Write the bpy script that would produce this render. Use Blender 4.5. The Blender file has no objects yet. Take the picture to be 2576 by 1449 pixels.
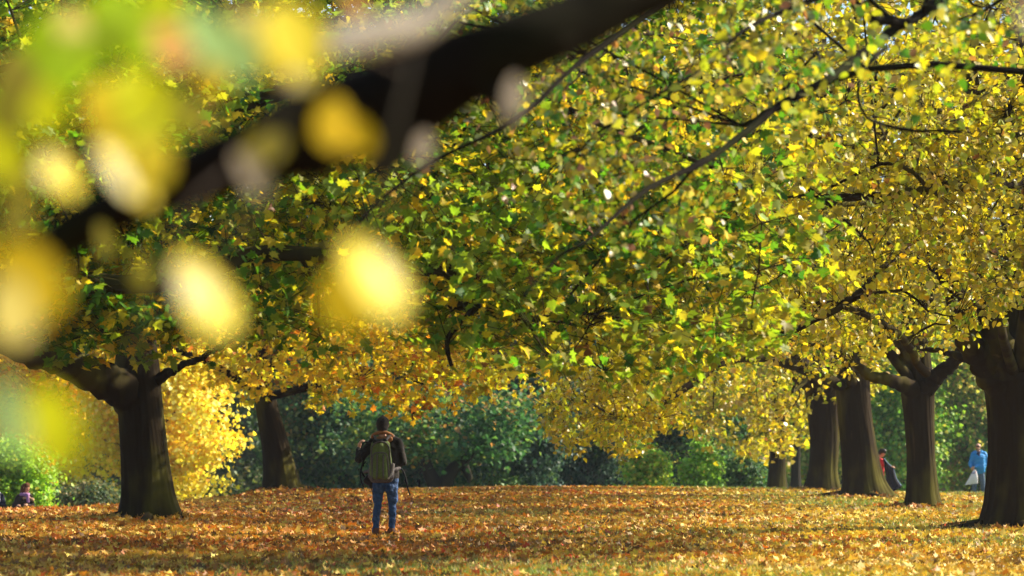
import bpy, bmesh, math, time
import numpy as np
from mathutils import Vector, Matrix, Quaternion

T0 = time.time()
sc = bpy.context.scene
COL = sc.collection
rng = np.random.default_rng(11)
TAU = math.tau

# ------------------------------------------------------------------ camera
CAM = np.array([0.0, 0.0, 1.05])
TH = math.atan((1170 - 724.5) / 7156.0)
FW = np.array([0, math.cos(TH), math.sin(TH)]); UP = np.array([0, -math.sin(TH), math.cos(TH)])
def P(px, py, D):
    d = FW + np.array([(px - 1288) / 7156.0, 0, 0]) - UP * ((py - 724.5) / 7156.0)
    return CAM + d * (D / d[1])
def proj(p):
    q = np.atleast_2d(p) - CAM
    f = q @ FW
    return 1288 + 7156 * q[:, 0] / f, 724.5 - 7156 * (q @ UP) / f

cam = bpy.data.cameras.new('camera'); cam_o = bpy.data.objects.new('camera', cam); COL.objects.link(cam_o)
cam_o.location = CAM; cam_o.rotation_euler = (math.pi / 2 + TH, 0, 0)
cam.lens = 100; cam.sensor_width = 36; cam.clip_start = 0.05; cam.clip_end = 3000
cam.dof.use_dof = True; cam.dof.focus_distance = 42.0; cam.dof.aperture_fstop = 2.6
sc.camera = cam_o

# ------------------------------------------------------------------ light
SUN_AZ = math.atan2(0.93, 0.34)       # from the right and a little beyond
SUN_EL = math.radians(34)
SUND = np.array([math.sin(SUN_AZ) * math.cos(SUN_EL), math.cos(SUN_AZ) * math.cos(SUN_EL), math.sin(SUN_EL)])
w = bpy.data.worlds.new('World'); sc.world = w; w.use_nodes = True
nt = w.node_tree; bg = nt.nodes['Background']
sky = nt.nodes.new('ShaderNodeTexSky'); sky.sky_type = 'NISHITA'; sky.sun_disc = False
sky.sun_elevation = SUN_EL; sky.sun_rotation = SUN_AZ
nt.links.new(sky.outputs[0], bg.inputs[0]); bg.inputs[1].default_value = 0.085
sun = bpy.data.lights.new('sun', 'SUN'); sun.energy = 5.0; sun.angle = math.radians(0.53); sun.color = (1, .88, .68)
sun_o = bpy.data.objects.new('sun', sun); COL.objects.link(sun_o)
sun_o.rotation_euler = Vector(SUND).to_track_quat('Z', 'Y').to_euler()
sun_o.location = (20, 10, 30)
sc.view_settings.view_transform = 'Standard'; sc.view_settings.look = 'None'
sc.view_settings.exposure = 1.55; sc.view_settings.gamma = 1
sc.render.engine = 'CYCLES'
cy = sc.cycles
cy.use_adaptive_sampling = False; cy.max_bounces = 7; cy.diffuse_bounces = 4; cy.glossy_bounces = 2; cy.transmission_bounces = 5; cy.transparent_max_bounces = 4
cy.sample_clamp_indirect = 6; cy.caustics_reflective = False; cy.caustics_refractive = False

# ------------------------------------------------------------------ materials
def newmat(name):
    m = bpy.data.materials.new(name); m.use_nodes = True
    n = m.node_tree.nodes; l = m.node_tree.links
    return m, n, l, n['Principled BSDF']

def leaf_mat(name, trans=0.5, boost=(1.2, 1.2, .5), rough=.42, spec=.35):
    m, n, l, b = newmat(name)
    at = n.new('ShaderNodeAttribute'); at.attribute_name = 'leaf_colour'
    tc = n.new('ShaderNodeTexCoord'); nz = n.new('ShaderNodeTexNoise'); nz.inputs['Scale'].default_value = 38; nz.inputs['Detail'].default_value = 3
    l.new(tc.outputs['Object'], nz.inputs['Vector'])
    mr = n.new('ShaderNodeMapRange'); mr.inputs[3].default_value = .7; mr.inputs[4].default_value = 1.3
    l.new(nz.outputs[0], mr.inputs[0])
    mx = n.new('ShaderNodeVectorMath'); mx.operation = 'SCALE'; l.new(at.outputs['Color'], mx.inputs[0]); l.new(mr.outputs[0], mx.inputs['Scale'])
    l.new(mx.outputs[0], b.inputs['Base Color'])
    b.inputs['Roughness'].default_value = rough; b.inputs['Specular IOR Level'].default_value = spec
    mu = n.new('ShaderNodeVectorMath'); mu.operation = 'MULTIPLY'; mu.inputs[1].default_value = boost
    l.new(mx.outputs[0], mu.inputs[0])
    tr = n.new('ShaderNodeBsdfTranslucent'); l.new(mu.outputs[0], tr.inputs['Color'])
    ms = n.new('ShaderNodeMixShader'); ms.inputs[0].default_value = trans
    l.new(b.outputs[0], ms.inputs[1]); l.new(tr.outputs[0], ms.inputs[2]); l.new(ms.outputs[0], n['Material Output'].inputs['Surface'])
    return m

def bark_mat(name, c1, c2, moss=(.05, .055, .015), moss_amt=.5, scale=9.0, stretch=.12, depth=.03):
    m, n, l, b = newmat(name)
    tc = n.new('ShaderNodeTexCoord'); mp = n.new('ShaderNodeMapping'); mp.inputs['Scale'].default_value = (1, 1, stretch)
    l.new(tc.outputs['Object'], mp.inputs['Vector'])
    wv = n.new('ShaderNodeTexNoise'); wv.inputs['Scale'].default_value = scale; wv.inputs['Detail'].default_value = 6; wv.inputs['Distortion'].default_value = .6
    l.new(mp.outputs[0], wv.inputs['Vector'])
    rd = n.new('ShaderNodeTexNoise'); rd.noise_type = 'RIDGED_MULTIFRACTAL'; rd.inputs['Scale'].default_value = scale * .9; rd.inputs['Detail'].default_value = 5; rd.inputs['Distortion'].default_value = .35
    l.new(mp.outputs[0], rd.inputs['Vector'])
    mr = n.new('ShaderNodeMapRange'); mr.inputs[1].default_value = .2; mr.inputs[2].default_value = 1.6; l.new(rd.outputs['Fac'], mr.inputs[0])
    mul = n.new('ShaderNodeMath'); mul.operation = 'MULTIPLY'; l.new(mr.outputs[0], mul.inputs[0]); l.new(wv.outputs['Fac'], mul.inputs[1])
    cr = n.new('ShaderNodeValToRGB'); e = cr.color_ramp.elements; e[0].position = .05; e[0].color = (*c1, 1); e[1].position = .6; e[1].color = (*c2, 1)
    l.new(mul.outputs[0], cr.inputs[0])
    n2 = n.new('ShaderNodeTexNoise'); n2.inputs['Scale'].default_value = 1.6; n2.inputs['Detail'].default_value = 5
    mp2 = n.new('ShaderNodeMapping'); mp2.inputs['Scale'].default_value = (1, 1, .35); l.new(tc.outputs['Object'], mp2.inputs['Vector']); l.new(mp2.outputs[0], n2.inputs['Vector'])
    m2 = n.new('ShaderNodeMapRange'); m2.inputs[1].default_value = .46; m2.inputs[2].default_value = .66; m2.inputs[4].default_value = moss_amt
    l.new(n2.outputs[0], m2.inputs[0])
    mix = n.new('ShaderNodeMix'); mix.data_type = 'RGBA'; l.new(m2.outputs[0], mix.inputs[0]); l.new(cr.outputs[0], mix.inputs[6]); mix.inputs[7].default_value = (*moss, 1)
    l.new(mix.outputs[2], b.inputs['Base Color']); b.inputs['Roughness'].default_value = .9; b.inputs['Specular IOR Level'].default_value = .06
    bp = n.new('ShaderNodeBump'); bp.inputs['Distance'].default_value = depth; bp.inputs['Strength'].default_value = 1; l.new(mul.outputs[0], bp.inputs['Height']); l.new(bp.outputs[0], b.inputs['Normal'])
    return m

def cloth_mat(name, c, var=.25, scale=60, rough=.85, bump=.004, bscale=14):
    m, n, l, b = newmat(name)
    tc = n.new('ShaderNodeTexCoord'); nz = n.new('ShaderNodeTexNoise'); nz.inputs['Scale'].default_value = scale; nz.inputs['Detail'].default_value = 4
    l.new(tc.outputs['Object'], nz.inputs['Vector'])
    cr = n.new('ShaderNodeValToRGB'); e = cr.color_ramp.elements
    e[0].position = .3; e[0].color = tuple(v * (1 - var) for v in c) + (1,); e[1].position = .7; e[1].color = tuple(min(1, v * (1 + var)) for v in c) + (1,)
    l.new(nz.outputs[0], cr.inputs[0]); l.new(cr.outputs[0], b.inputs['Base Color'])
    n2 = n.new('ShaderNodeTexNoise'); n2.inputs['Scale'].default_value = bscale; n2.inputs['Detail'].default_value = 3; l.new(tc.outputs['Object'], n2.inputs['Vector'])
    bp = n.new('ShaderNodeBump'); bp.inputs['Distance'].default_value = bump * 6; l.new(n2.outputs[0], bp.inputs['Height']); l.new(bp.outputs[0], b.inputs['Normal'])
    b.inputs['Roughness'].default_value = rough; b.inputs['Specular IOR Level'].default_value = .25
    return m

M = {}
M['maple_leaf'] = leaf_mat('maple_leaf', .57, rough=.5, spec=.22)
M['lime_leaf'] = leaf_mat('lime_leaf', .45, rough=.36, spec=.45)
M['far_leaf'] = leaf_mat('far_leaf', .5, (1.15, 1.1, .7), .5, .3)
M['near_leaf'] = leaf_mat('near_leaf', .62, (1.3, 1.3, .7), .5, .1)
M['litter'] = leaf_mat('fallen_leaf', .22, (1.2, 1.0, .6), .55, .25)
M['grass'] = leaf_mat('grass_blade', .4, (1.2, 1.2, .6), .5, .3)
M['bark_maple'] = bark_mat('maple_bark', (.014, .009, .003), (.12, .078, .020), moss=(.062, .060, .008), moss_amt=.75, scale=9, stretch=.16)
M['bark_lime'] = bark_mat('lime_bark', (.018, .011, .004), (.19, .125, .040), moss=(.085, .078, .010), moss_amt=.75, scale=9)
M['bark_grey'] = bark_mat('grey_bark', (.02, .017, .014), (.085, .072, .058), moss_amt=.2, scale=12)
M['bark_pale'] = bark_mat('sunlit_tone_bark', (.26, .23, .19), (.5, .45, .38), moss_amt=.1, scale=22, stretch=.8, depth=.01)  # bark colour lightened to carry the look of sun on it
M['bark_twig'] = bark_mat('twig_bark', (.02, .014, .01), (.075, .05, .033), moss_amt=.2, scale=20, stretch=.6, depth=.01)
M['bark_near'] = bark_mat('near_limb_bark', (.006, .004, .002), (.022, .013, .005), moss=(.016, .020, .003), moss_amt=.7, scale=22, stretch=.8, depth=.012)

# ------------------------------------------------------------------ object helpers
def finish(o, name, parent, mat, smooth):
    COL.objects.link(o)
    if parent is not None: o.parent = parent
    if mat is not None: o.data.materials.append(mat)
    if smooth: o.data.polygons.foreach_set('use_smooth', np.ones(len(o.data.polygons), bool))
    return o
def tri_mesh(name, V, F, mat=None, parent=None, colours=None, smooth=False):
    """V n*3 in the parent's space, F m*k polygons of one size"""
    V = np.asarray(V, np.float32); F = np.asarray(F, np.int32); k = F.shape[1]
    me = bpy.data.meshes.new(name)
    me.vertices.add(len(V)); me.vertices.foreach_set('co', V.ravel())
    me.loops.add(F.size); me.loops.foreach_set('vertex_index', F.ravel())
    me.polygons.add(len(F)); me.polygons.foreach_set('loop_start', np.arange(0, F.size, k, dtype=np.int32))
    me.update(calc_edges=True)
    if colours is not None:
        a = me.color_attributes.new('leaf_colour', 'FLOAT_COLOR', 'POINT')
        c = np.ones((len(V), 4), np.float32); c[:, :3] = colours; a.data.foreach_set('color', c.ravel())
    o = bpy.data.objects.new(name, me)
    return finish(o, name, parent, mat, smooth)
def empty(name, loc, label, cat, group=None, rz=0):
    o = bpy.data.objects.new(name, None); COL.objects.link(o); o.empty_display_size = .3
    o.location = [float(v) for v in loc]; o.rotation_euler = (0, 0, rz)
    o['label'] = label; o['category'] = cat
    if group: o['group'] = group
    return o
def tag(o, label=None, cat=None, group=None, kind=None):
    if label: o['label'] = label
    if cat: o['category'] = cat
    if group: o['group'] = group
    if kind: o['kind'] = kind
    return o

def unit(v): return v / (np.linalg.norm(v, axis=-1, keepdims=True) + 1e-9)
def catmull(pts, n):
    pts = np.asarray(pts, float); m = len(pts)
    if m == 2: 
        t = np.linspace(0, 1, n)[:, None]; return pts[0] * (1 - t) + pts[1] * t
    e = np.vstack([2 * pts[0] - pts[1], pts, 2 * pts[-1] - pts[-2]])
    u = np.linspace(0, m - 1 - 1e-6, n); i = u.astype(int); t = (u - i)[:, None]
    a, b, c, d = e[i], e[i + 1], e[i + 2], e[i + 3]
    return .5 * (2 * b + (c - a) * t + (2 * a - 5 * b + 4 * c - d) * t * t + (3 * b - a - 3 * c + d) * t ** 3)

class Tubes:
    """collects tubes with vectorised rings; quads only"""
    def __init__(s): s.V = []; s.F = []; s.n = 0
    def add(s, path, rad, k=6, wob=0.0, flare=None):
        path = np.asarray(path, float); rad = np.asarray(rad, float); n = len(path)
        t = unit(np.gradient(path, axis=0))
        ref = np.array([0.13, 0.21, 1.0]) if abs(t[:, 2]).mean() < .8 else np.array([1.0, .1, .05])
        a = unit(np.cross(t, ref)); b = np.cross(t, a)
        ang = np.arange(k) / k * TAU
        rr = np.repeat(rad[:, None], k, 1)
        if wob:
            z = np.linspace(0, n * .35, n)[:, None]
            rr = rr * (1 + wob * (np.sin(3 * ang + z * 1.1 + 1) * .5 + np.sin(5 * ang - z * .9) * .35 + np.sin(11 * ang + z * 1.7) * .22 + np.sin(17 * ang - z * 1.3) * .15))
        if flare is not None: rr = rr * flare(ang[None, :], path[:, 2][:, None])
        R = path[:, None, :] + rr[..., None] * (np.cos(ang)[None, :, None] * a[:, None, :] + np.sin(ang)[None, :, None] * b[:, None, :])
        s.V.append(R.reshape(-1, 3))
        i = np.arange(n - 1)[:, None] * k; j = np.arange(k)[None, :]; j2 = (j + 1) % k
        q = np.stack([i + j, i + j2, i + k + j2, i + k + j], -1).reshape(-1, 4) + s.n
        s.F.append(q); s.n += n * k
    def add_many(s, A, B, ra, rb, mid=None, k=3):
        """many short 3-ring twigs A->B at once"""
        N = len(A); 
        if N == 0: return
        Mi = (A + B) / 2 if mid is None else mid
        t = unit(B - A); ref = np.tile([.3, .2, 1.0], (N, 1)); a = unit(np.cross(t, ref)); b = np.cross(t, a)
        ang = np.arange(k) / k * TAU
        o = np.cos(ang)[None, :, None] * a[:, None] + np.sin(ang)[None, :, None] * b[:, None]
        rings = [A[:, None] + o * ra, Mi[:, None] + o * (ra + rb) / 2, B[:, None] + o * rb]
        V = np.stack(rings, 1).reshape(-1, 3)
        base = (np.arange(N) * 3 * k)[:, None, None]
        i = (np.arange(2) * k)[None, :, None]; j = np.arange(k)[None, None, :]; j2 = (j + 1) % k
        q = np.stack(np.broadcast_arrays(base + i + j, base + i + j2, base + i + k + j2, base + i + k + j), -1).reshape(-1, 4) + s.n
        s.V.append(V); s.F.append(q); s.n += len(V)
    def build(s, name, mat, parent, origin=(0, 0, 0), smooth=True):
        return tri_mesh(name, np.vstack(s.V) - np.asarray(origin), np.vstack(s.F), mat, parent, smooth=smooth)

# ------------------------------------------------------------------ leaf templates (x side, y tip, z up)
def fan(outline, centre, fold=.28, curl=.30):
    o = np.array(outline, float); V = np.vstack([[centre[0], centre[1]], o])
    z = fold * np.abs(V[:, 0]) - curl * (V[:, 1] - .3) ** 2
    V = np.column_stack([V, z]); n = len(o)
    F = np.array([[0, 1 + i, 1 + (i + 1) % n] for i in range(n)])
    return V, F
h = [(0, 0), (.2, -.13), (.27, .0), (.52, .05), (.40, .2), (.58, .46), (.28, .44), (.22, .62), (.1, .68), (0, .95)]
MAPLE = fan(h + [(-x, y) for x, y in h[-2:0:-1]], (0, .24))
h = [(0, 0), (.22, -.08), (.5, .12), (.33, .26), (.50, .54), (.2, .52), (0, .93)]
MAPLE_LO = fan(h + [(-x, y) for x, y in h[-2:0:-1]], (0, .28))
h = [(0, .02), (.2, -.04), (.38, .14), (.42, .38), (.28, .68), (0, .98)]
LIME = fan(h + [(-x, y) for x, y in h[-2:0:-1]], (0, .4), .22, .2)
FAR = fan([(0, 0), (.5, .1), (.36, .6), (0, .95), (-.4, .55), (-.46, .05)], (0, .4), .25, .15)
LIMEHI = fan([(.03 + .0, 0)] + [(.44 * math.sin(a) * (1 - .12 * math.cos(a)), .5 - .5 * math.cos(a)) for a in np.linspace(.25, math.pi * 2 - .25, 26)], (0, .45), .1, .15)

def leaves(tpl, pos, nrm, tipdir, size, rs):
    """place leaf template; returns V,F ; nrm & tipdir N*3"""
    tv, tf = tpl
    n = unit(nrm); t = unit(tipdir - n * (tipdir * n).sum(1, keepdims=True)); s = np.cross(t, n)
    k = len(tv); N = len(pos)
    asp = rs.uniform(.8, 1.1, N)[:, None, None]; zc = rs.uniform(-.6, 1.6, N)[:, None, None]
    V = pos[:, None] + size[:, None, None] * (tv[None, :, 0, None] * asp * s[:, None] + tv[None, :, 1, None] * t[:, None] + tv[None, :, 2, None] * zc * n[:, None])
    F = (np.arange(N) * k)[:, None, None] + tf[None]
    return V.reshape(-1, 3), F.reshape(-1, 3)

def noise3(p, f, seed=0):
    p = np.asarray(p) * f; r = np.random.default_rng(seed); o = 0
    for i in range(5):
        d = r.normal(size=3); d /= np.linalg.norm(d); d *= (1 + .35 * i)
        o = o + np.sin(p @ d + r.uniform(0, 6)) / (1 + .3 * i)
    return o / 2.4

def palette(cols, wts):
    cols = np.array(cols); wts = np.array(wts, float)
    def f(p, rs, shift=None):
        W = np.tile(wts, (len(p), 1))
        for i in range(len(wts)): W[:, i] *= np.exp(2.0 * noise3(p, .8, 31 + i))
        W /= W.sum(1, keepdims=True)
        ch = (W.cumsum(1) < rs.uniform(size=(len(p), 1))).sum(1).clip(0, len(wts) - 1)
        c = cols[ch] * rs.uniform(.75, 1.2, (len(p), 1)) * (1 + rs.normal(0, .06, (len(p), 3)))
        return c.clip(.003, .8)
    return f
YEL = (.64, .53, .03); GOLD = (.68, .46, .03); ORA = (.58, .21, .02); GRN = (.08, .21, .015); DGR = (.04, .13, .02)
LGR = (.20, .30, .025); OLI = (.26, .24, .03); BRN = (.22, .10, .035); PALE = (.50, .42, .16); YGR = (.42, .44, .03)
PAL_M1 = palette([GRN, DGR, LGR, YEL, YGR, OLI, GOLD], [3.4, 1.4, 3.0, 1.7, 2.0, 1.2, .7])
PAL_M0 = palette([GRN, DGR, LGR, YEL, YGR, OLI, GOLD, BRN], [3.3, .7, 4.4, 1.5, 3.0, 1.6, .8, .15])
PAL_M2 = palette([YEL, GOLD, ORA, YGR, LGR, BRN], [4.5, 3.0, .5, 1.0, .3, .15])
PAL_LIME = palette([YEL, YGR, PALE, OLI, LGR, BRN, GOLD], [5.5, 3.0, 1.3, 1.0, .9, .12, .4])
PAL_MID = palette([YGR, LGR, OLI, GRN, (.30, .15, .07), YEL, PALE, (.22, .26, .12)], [2, 1.7, 1.6, 1.8, .7, 1.5, .6, .8])

# ------------------------------------------------------------------ terrain
def sst(x): x = np.clip(x, 0, 1); return x * x * (3 - 2 * x)
def ground(x, y):
    x = np.asarray(x, float); y = np.asarray(y, float)
    Yc = np.interp(x, [-12, -8, -6, 0, 8, 14, 30], [58, 61, 77, 85, 85, 88, 92])
    Hc = np.interp(x, [-30, -12, -9, -6, 0, 8, 14, 30], [.0, .04, .13, .28, .35, .29, .10, .0])
    u = sst((-5.5 - x) / 5.0)
    rise = Hc * sst((y - 38) / (Yc - 38))
    d = np.maximum(y - Yc, 0)
    fl = np.interp(d, [0, 5, 15, 45, 120], [0, .28, 1.2, 1.75, 2.2]); fc = np.interp(d, [0, 5, 15, 45, 120], [0, .02, .22, 1.3, 2.1])
    mound = .10 * np.exp(-(((x + 6.2) ** 2 + (y - 75) ** 2) / 5.0)) + .06 * np.exp(-(((x + 6.3) ** 2 + (y - 49) ** 2) / 1.5))
    mound = mound - .04 * np.exp(-((x + 1.9) ** 2 + (y - 41.8) ** 2) / 2.5)
    wave = .012 * np.sin(x * .55 + y * .13) * np.sin(y * .21 + 1) * sst((y - 20) / 15)
    return rise - (u * fl + (1 - u) * fc) + mound + wave

def build_ground():
    ys = np.concatenate([np.linspace(-40, 15, 24), np.linspace(16, 100, 240), np.geomspace(101, 320, 50)])
    xs = np.concatenate([-np.geomspace(290, 31, 24), np.linspace(-30, 30, 200), np.geomspace(31, 290, 24)])
    X, Y = np.meshgrid(xs, ys); Z = ground(X, Y)
    V = np.stack([X, Y, Z], -1).reshape(-1, 3); nx = len(xs)
    i = np.arange(len(ys) - 1)[:, None] * nx; j = np.arange(nx - 1)[None]
    F = np.stack([i + j, i + j + 1, i + nx + j + 1, i + nx + j], -1).reshape(-1, 4)
    m, n, l, b = newmat('leafy_lawn')
    tc = n.new('ShaderNodeTexCoord')
    n1 = n.new('ShaderNodeTexNoise'); n1.inputs['Scale'].default_value = .35; n1.inputs['Detail'].default_value = 6; l.new(tc.outputs['Object'], n1.inputs['Vector'])
    n2 = n.new('ShaderNodeTexVoronoi'); n2.inputs['Scale'].default_value = 9; l.new(tc.outputs['Object'], n2.inputs['Vector'])
    cr = n.new('ShaderNodeValToRGB'); cr.color_ramp.interpolation = 'LINEAR'
    e = cr.color_ramp.elements; e[0].position = 0; e[0].color = (.12, .045, .015, 1); e[1].position = 1; e[1].color = (.34, .19, .04, 1)
    e2 = e.new(.4); e2.color = (.24, .09, .02, 1); e3 = e.new(.7); e3.color = (.16, .11, .03, 1)
    sp = n.new('ShaderNodeSeparateColor'); l.new(n2.outputs['Color'], sp.inputs[0]); l.new(sp.outputs[0], cr.inputs[0])
    gr = n.new('ShaderNodeMapRange'); gr.inputs[1].default_value = .46; gr.inputs[2].default_value = .62; l.new(n1.outputs[0], gr.inputs[0])
    mx = n.new('ShaderNodeMix'); mx.data_type = 'RGBA'; l.new(gr.outputs[0], mx.inputs[0]); l.new(cr.outputs[0], mx.inputs[6]); mx.inputs[7].default_value = (.075, .10, .02, 1)
    l.new(mx.outputs[2], b.inputs['Base Color']); b.inputs['Roughness'].default_value = .95
    bp = n.new('ShaderNodeBump'); bp.inputs['Distance'].default_value = .05; l.new(n2.outputs['Distance'], bp.inputs['Height']); l.new(bp.outputs[0], b.inputs['Normal'])
    at = n.new('ShaderNodeAttribute'); at.attribute_name = 'leaf_colour'; l.new(at.outputs['Fac'], gr.inputs[0]); gr.inputs[1].default_value = .2; gr.inputs[2].default_value = .8
    gg = grassy(V[:, 0], V[:, 1]) * (np.abs(V[:, 0]) < 60); gg = np.maximum(gg, (V[:, 1] > 100) * .8)
    o = tri_mesh('ground', V, F, m, None, np.column_stack([gg] * 3), smooth=True); tag(o, kind='structure')

def grassy(x, y):      # 0 leaf covered .. 1 grassy
    g = noise3(np.column_stack([x, y * .55, 0 * x]), .55, 5) * .8 + np.interp(x, [-12, -3, 3, 9, 16], [-1.0, -.55, -.15, .25, .45])
    return 1 / (1 + np.exp(-3.2 * (g - .25)))

build_ground()
def scatter_view(rs, N, y0, y1, margin=1.25, power=1.0):
    y = y0 * (y1 / y0) ** (rs.uniform(size=N) ** power); half = y * (1288 / 7156.0) * margin + .6
    x = rs.uniform(-1, 1, N) * half
    return x, y
def build_litter():
    rs = np.random.default_rng(3)
    PR = palette([(.50, .20, .020), (.42, .135, .016), (.52, .32, .045), (.26, .12, .025), (.64, .48, .10), (.40, .06, .018), (.42, .25, .05), (.13, .07, .022)], [3.0, 2.0, 2.8, 2.0, 1.5, .4, 2.2, 1.5])
    PL = palette([(.58, .40, .05), (.64, .50, .06), (.44, .25, .03), (.66, .55, .16), (.48, .17, .02), (.26, .16, .03), (.13, .08, .02)], [2.8, 2.2, 2.4, 1.0, .7, 1.8, 1.2])
    Vs = []; Fs = []; Cs = []; n0 = 0
    for (tpl, N, y0, y1, lo, hi) in ((MAPLE, 95000, 19, 44, .065, .13), (MAPLE_LO, 140000, 44, 95, .075, .14)):
        x, y = scatter_view(rs, N, y0, y1)
        g = grassy(x, y); keep = rs.uniform(size=N) > g * .85; x = x[keep]; y = y[keep]; N = len(x)
        pos = np.column_stack([x, y, ground(x, y) + rs.uniform(.004, .035, N)])
        nr = rs.normal(size=(N, 3)) * .75; nr[:, 2] += 1
        a = rs.uniform(0, TAU, N); tip = np.column_stack([np.cos(a), np.sin(a), rs.uniform(-.1, .5, N)])
        V, F = leaves(tpl, pos, nr, tip, rs.uniform(lo, hi, N), rs)
        right = rs.uniform(size=N) < sst((x / y + .02) * 7)
        c = np.where(right[:, None], PL(pos * .8, rs), PR(pos * .8, rs))
        k = len(tpl[0]); Vs.append(V); Fs.append(F + n0); Cs.append(np.repeat(c, k, 0)); n0 += len(V)
    for (bx_, by_, r_) in ((P(378, 1305, 49)[0], 49, .5), (P(712, 1236, 75)[0], 75, .55), (P(2556, 1336, 45)[0], 45, .5), (P(2322, 1296, 60)[0], 60, .4), (P(2172, 1254, 72)[0], 72, .55), (P(2070, 1230, 85)[0], 85, .45), (P(967, 1347, 41.8)[0], 41.85, .06)):
        N = 700 if r_ > .1 else 90; a = rs.uniform(0, TAU, N); d = r_ + np.abs(rs.normal(0, .45 if r_ > .1 else .16, N)); x = bx_ + np.cos(a) * d; y = by_ + np.sin(a) * d
        pos = np.column_stack([x, y, ground(x, y) + rs.uniform(.01, .10 if r_ > .1 else .05, N) * np.exp(-(d - r_) * 1.5)])
        V, F = leaves(MAPLE_LO, pos, rs.normal(size=(N, 3)) + [0, 0, .8], rs.normal(size=(N, 3)), rs.uniform(.08, .16, N), rs)
        Vs.append(V); Fs.append(F + n0); Cs.append(np.repeat(PR(pos, rs), len(MAPLE_LO[0]), 0)); n0 += len(V)
    V = np.vstack(Vs)
    o = tri_mesh('fallen_leaves', V, np.vstack(Fs), M['litter'], None, np.vstack(Cs))
    tag(o, 'carpet of orange and yellow fallen maple leaves over the lawn', 'leaves', kind='stuff')
    # grass blades
    N = 900000; x, y = scatter_view(rs, N, 19, 100)
    g = grassy(x, y); keep = rs.uniform(size=N) < np.maximum(g - .12, 0) * 1.1 + .02; x = x[keep]; y = y[keep]; N = len(x)
    z = ground(x, y); hgt = rs.uniform(.035, .10, N) * (1 + .5 * (y > 90)); a = rs.uniform(0, TAU, N); wd = rs.uniform(.004, .010, N) * (1 + y / 60)
    s = np.column_stack([np.cos(a), np.sin(a), 0 * a]) * wd[:, None]; b = np.column_stack([x, y, z])
    tp = b + np.column_stack([rs.normal(0, .4, N) * hgt, rs.normal(0, .4, N) * hgt, hgt])
    V = np.stack([b - s, b + s, tp], 1).reshape(-1, 3); F = np.arange(3 * N).reshape(-1, 3)
    c = palette([(.10, .17, .025), (.16, .22, .035), (.25, .26, .06), (.32, .25, .09)], [2.5, 2.5, 2, 1.4])(b, rs)
    o = tri_mesh('grass', V, F, M['grass'], None, np.repeat(c, 3, 0))
    tag(o, 'thin green grass showing between the fallen leaves', 'grass', kind='stuff')
build_litter()
print('ground', round(time.time() - T0, 1))

# ------------------------------------------------------------------ trees
def trunk_flare(zb, n=6, ph=0.0, amt=.38, hgt=.55):
    def f(ang, z):
        e = np.exp(-np.clip(z - zb, 0, 9) / hgt)
        return 1 + e * amt * (.75 + .6 * np.maximum(0, np.sin(n * ang / 2 + ph)) ** 2 + .25 * np.sin(3 * ang + ph * 2)) 
    return f

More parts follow.
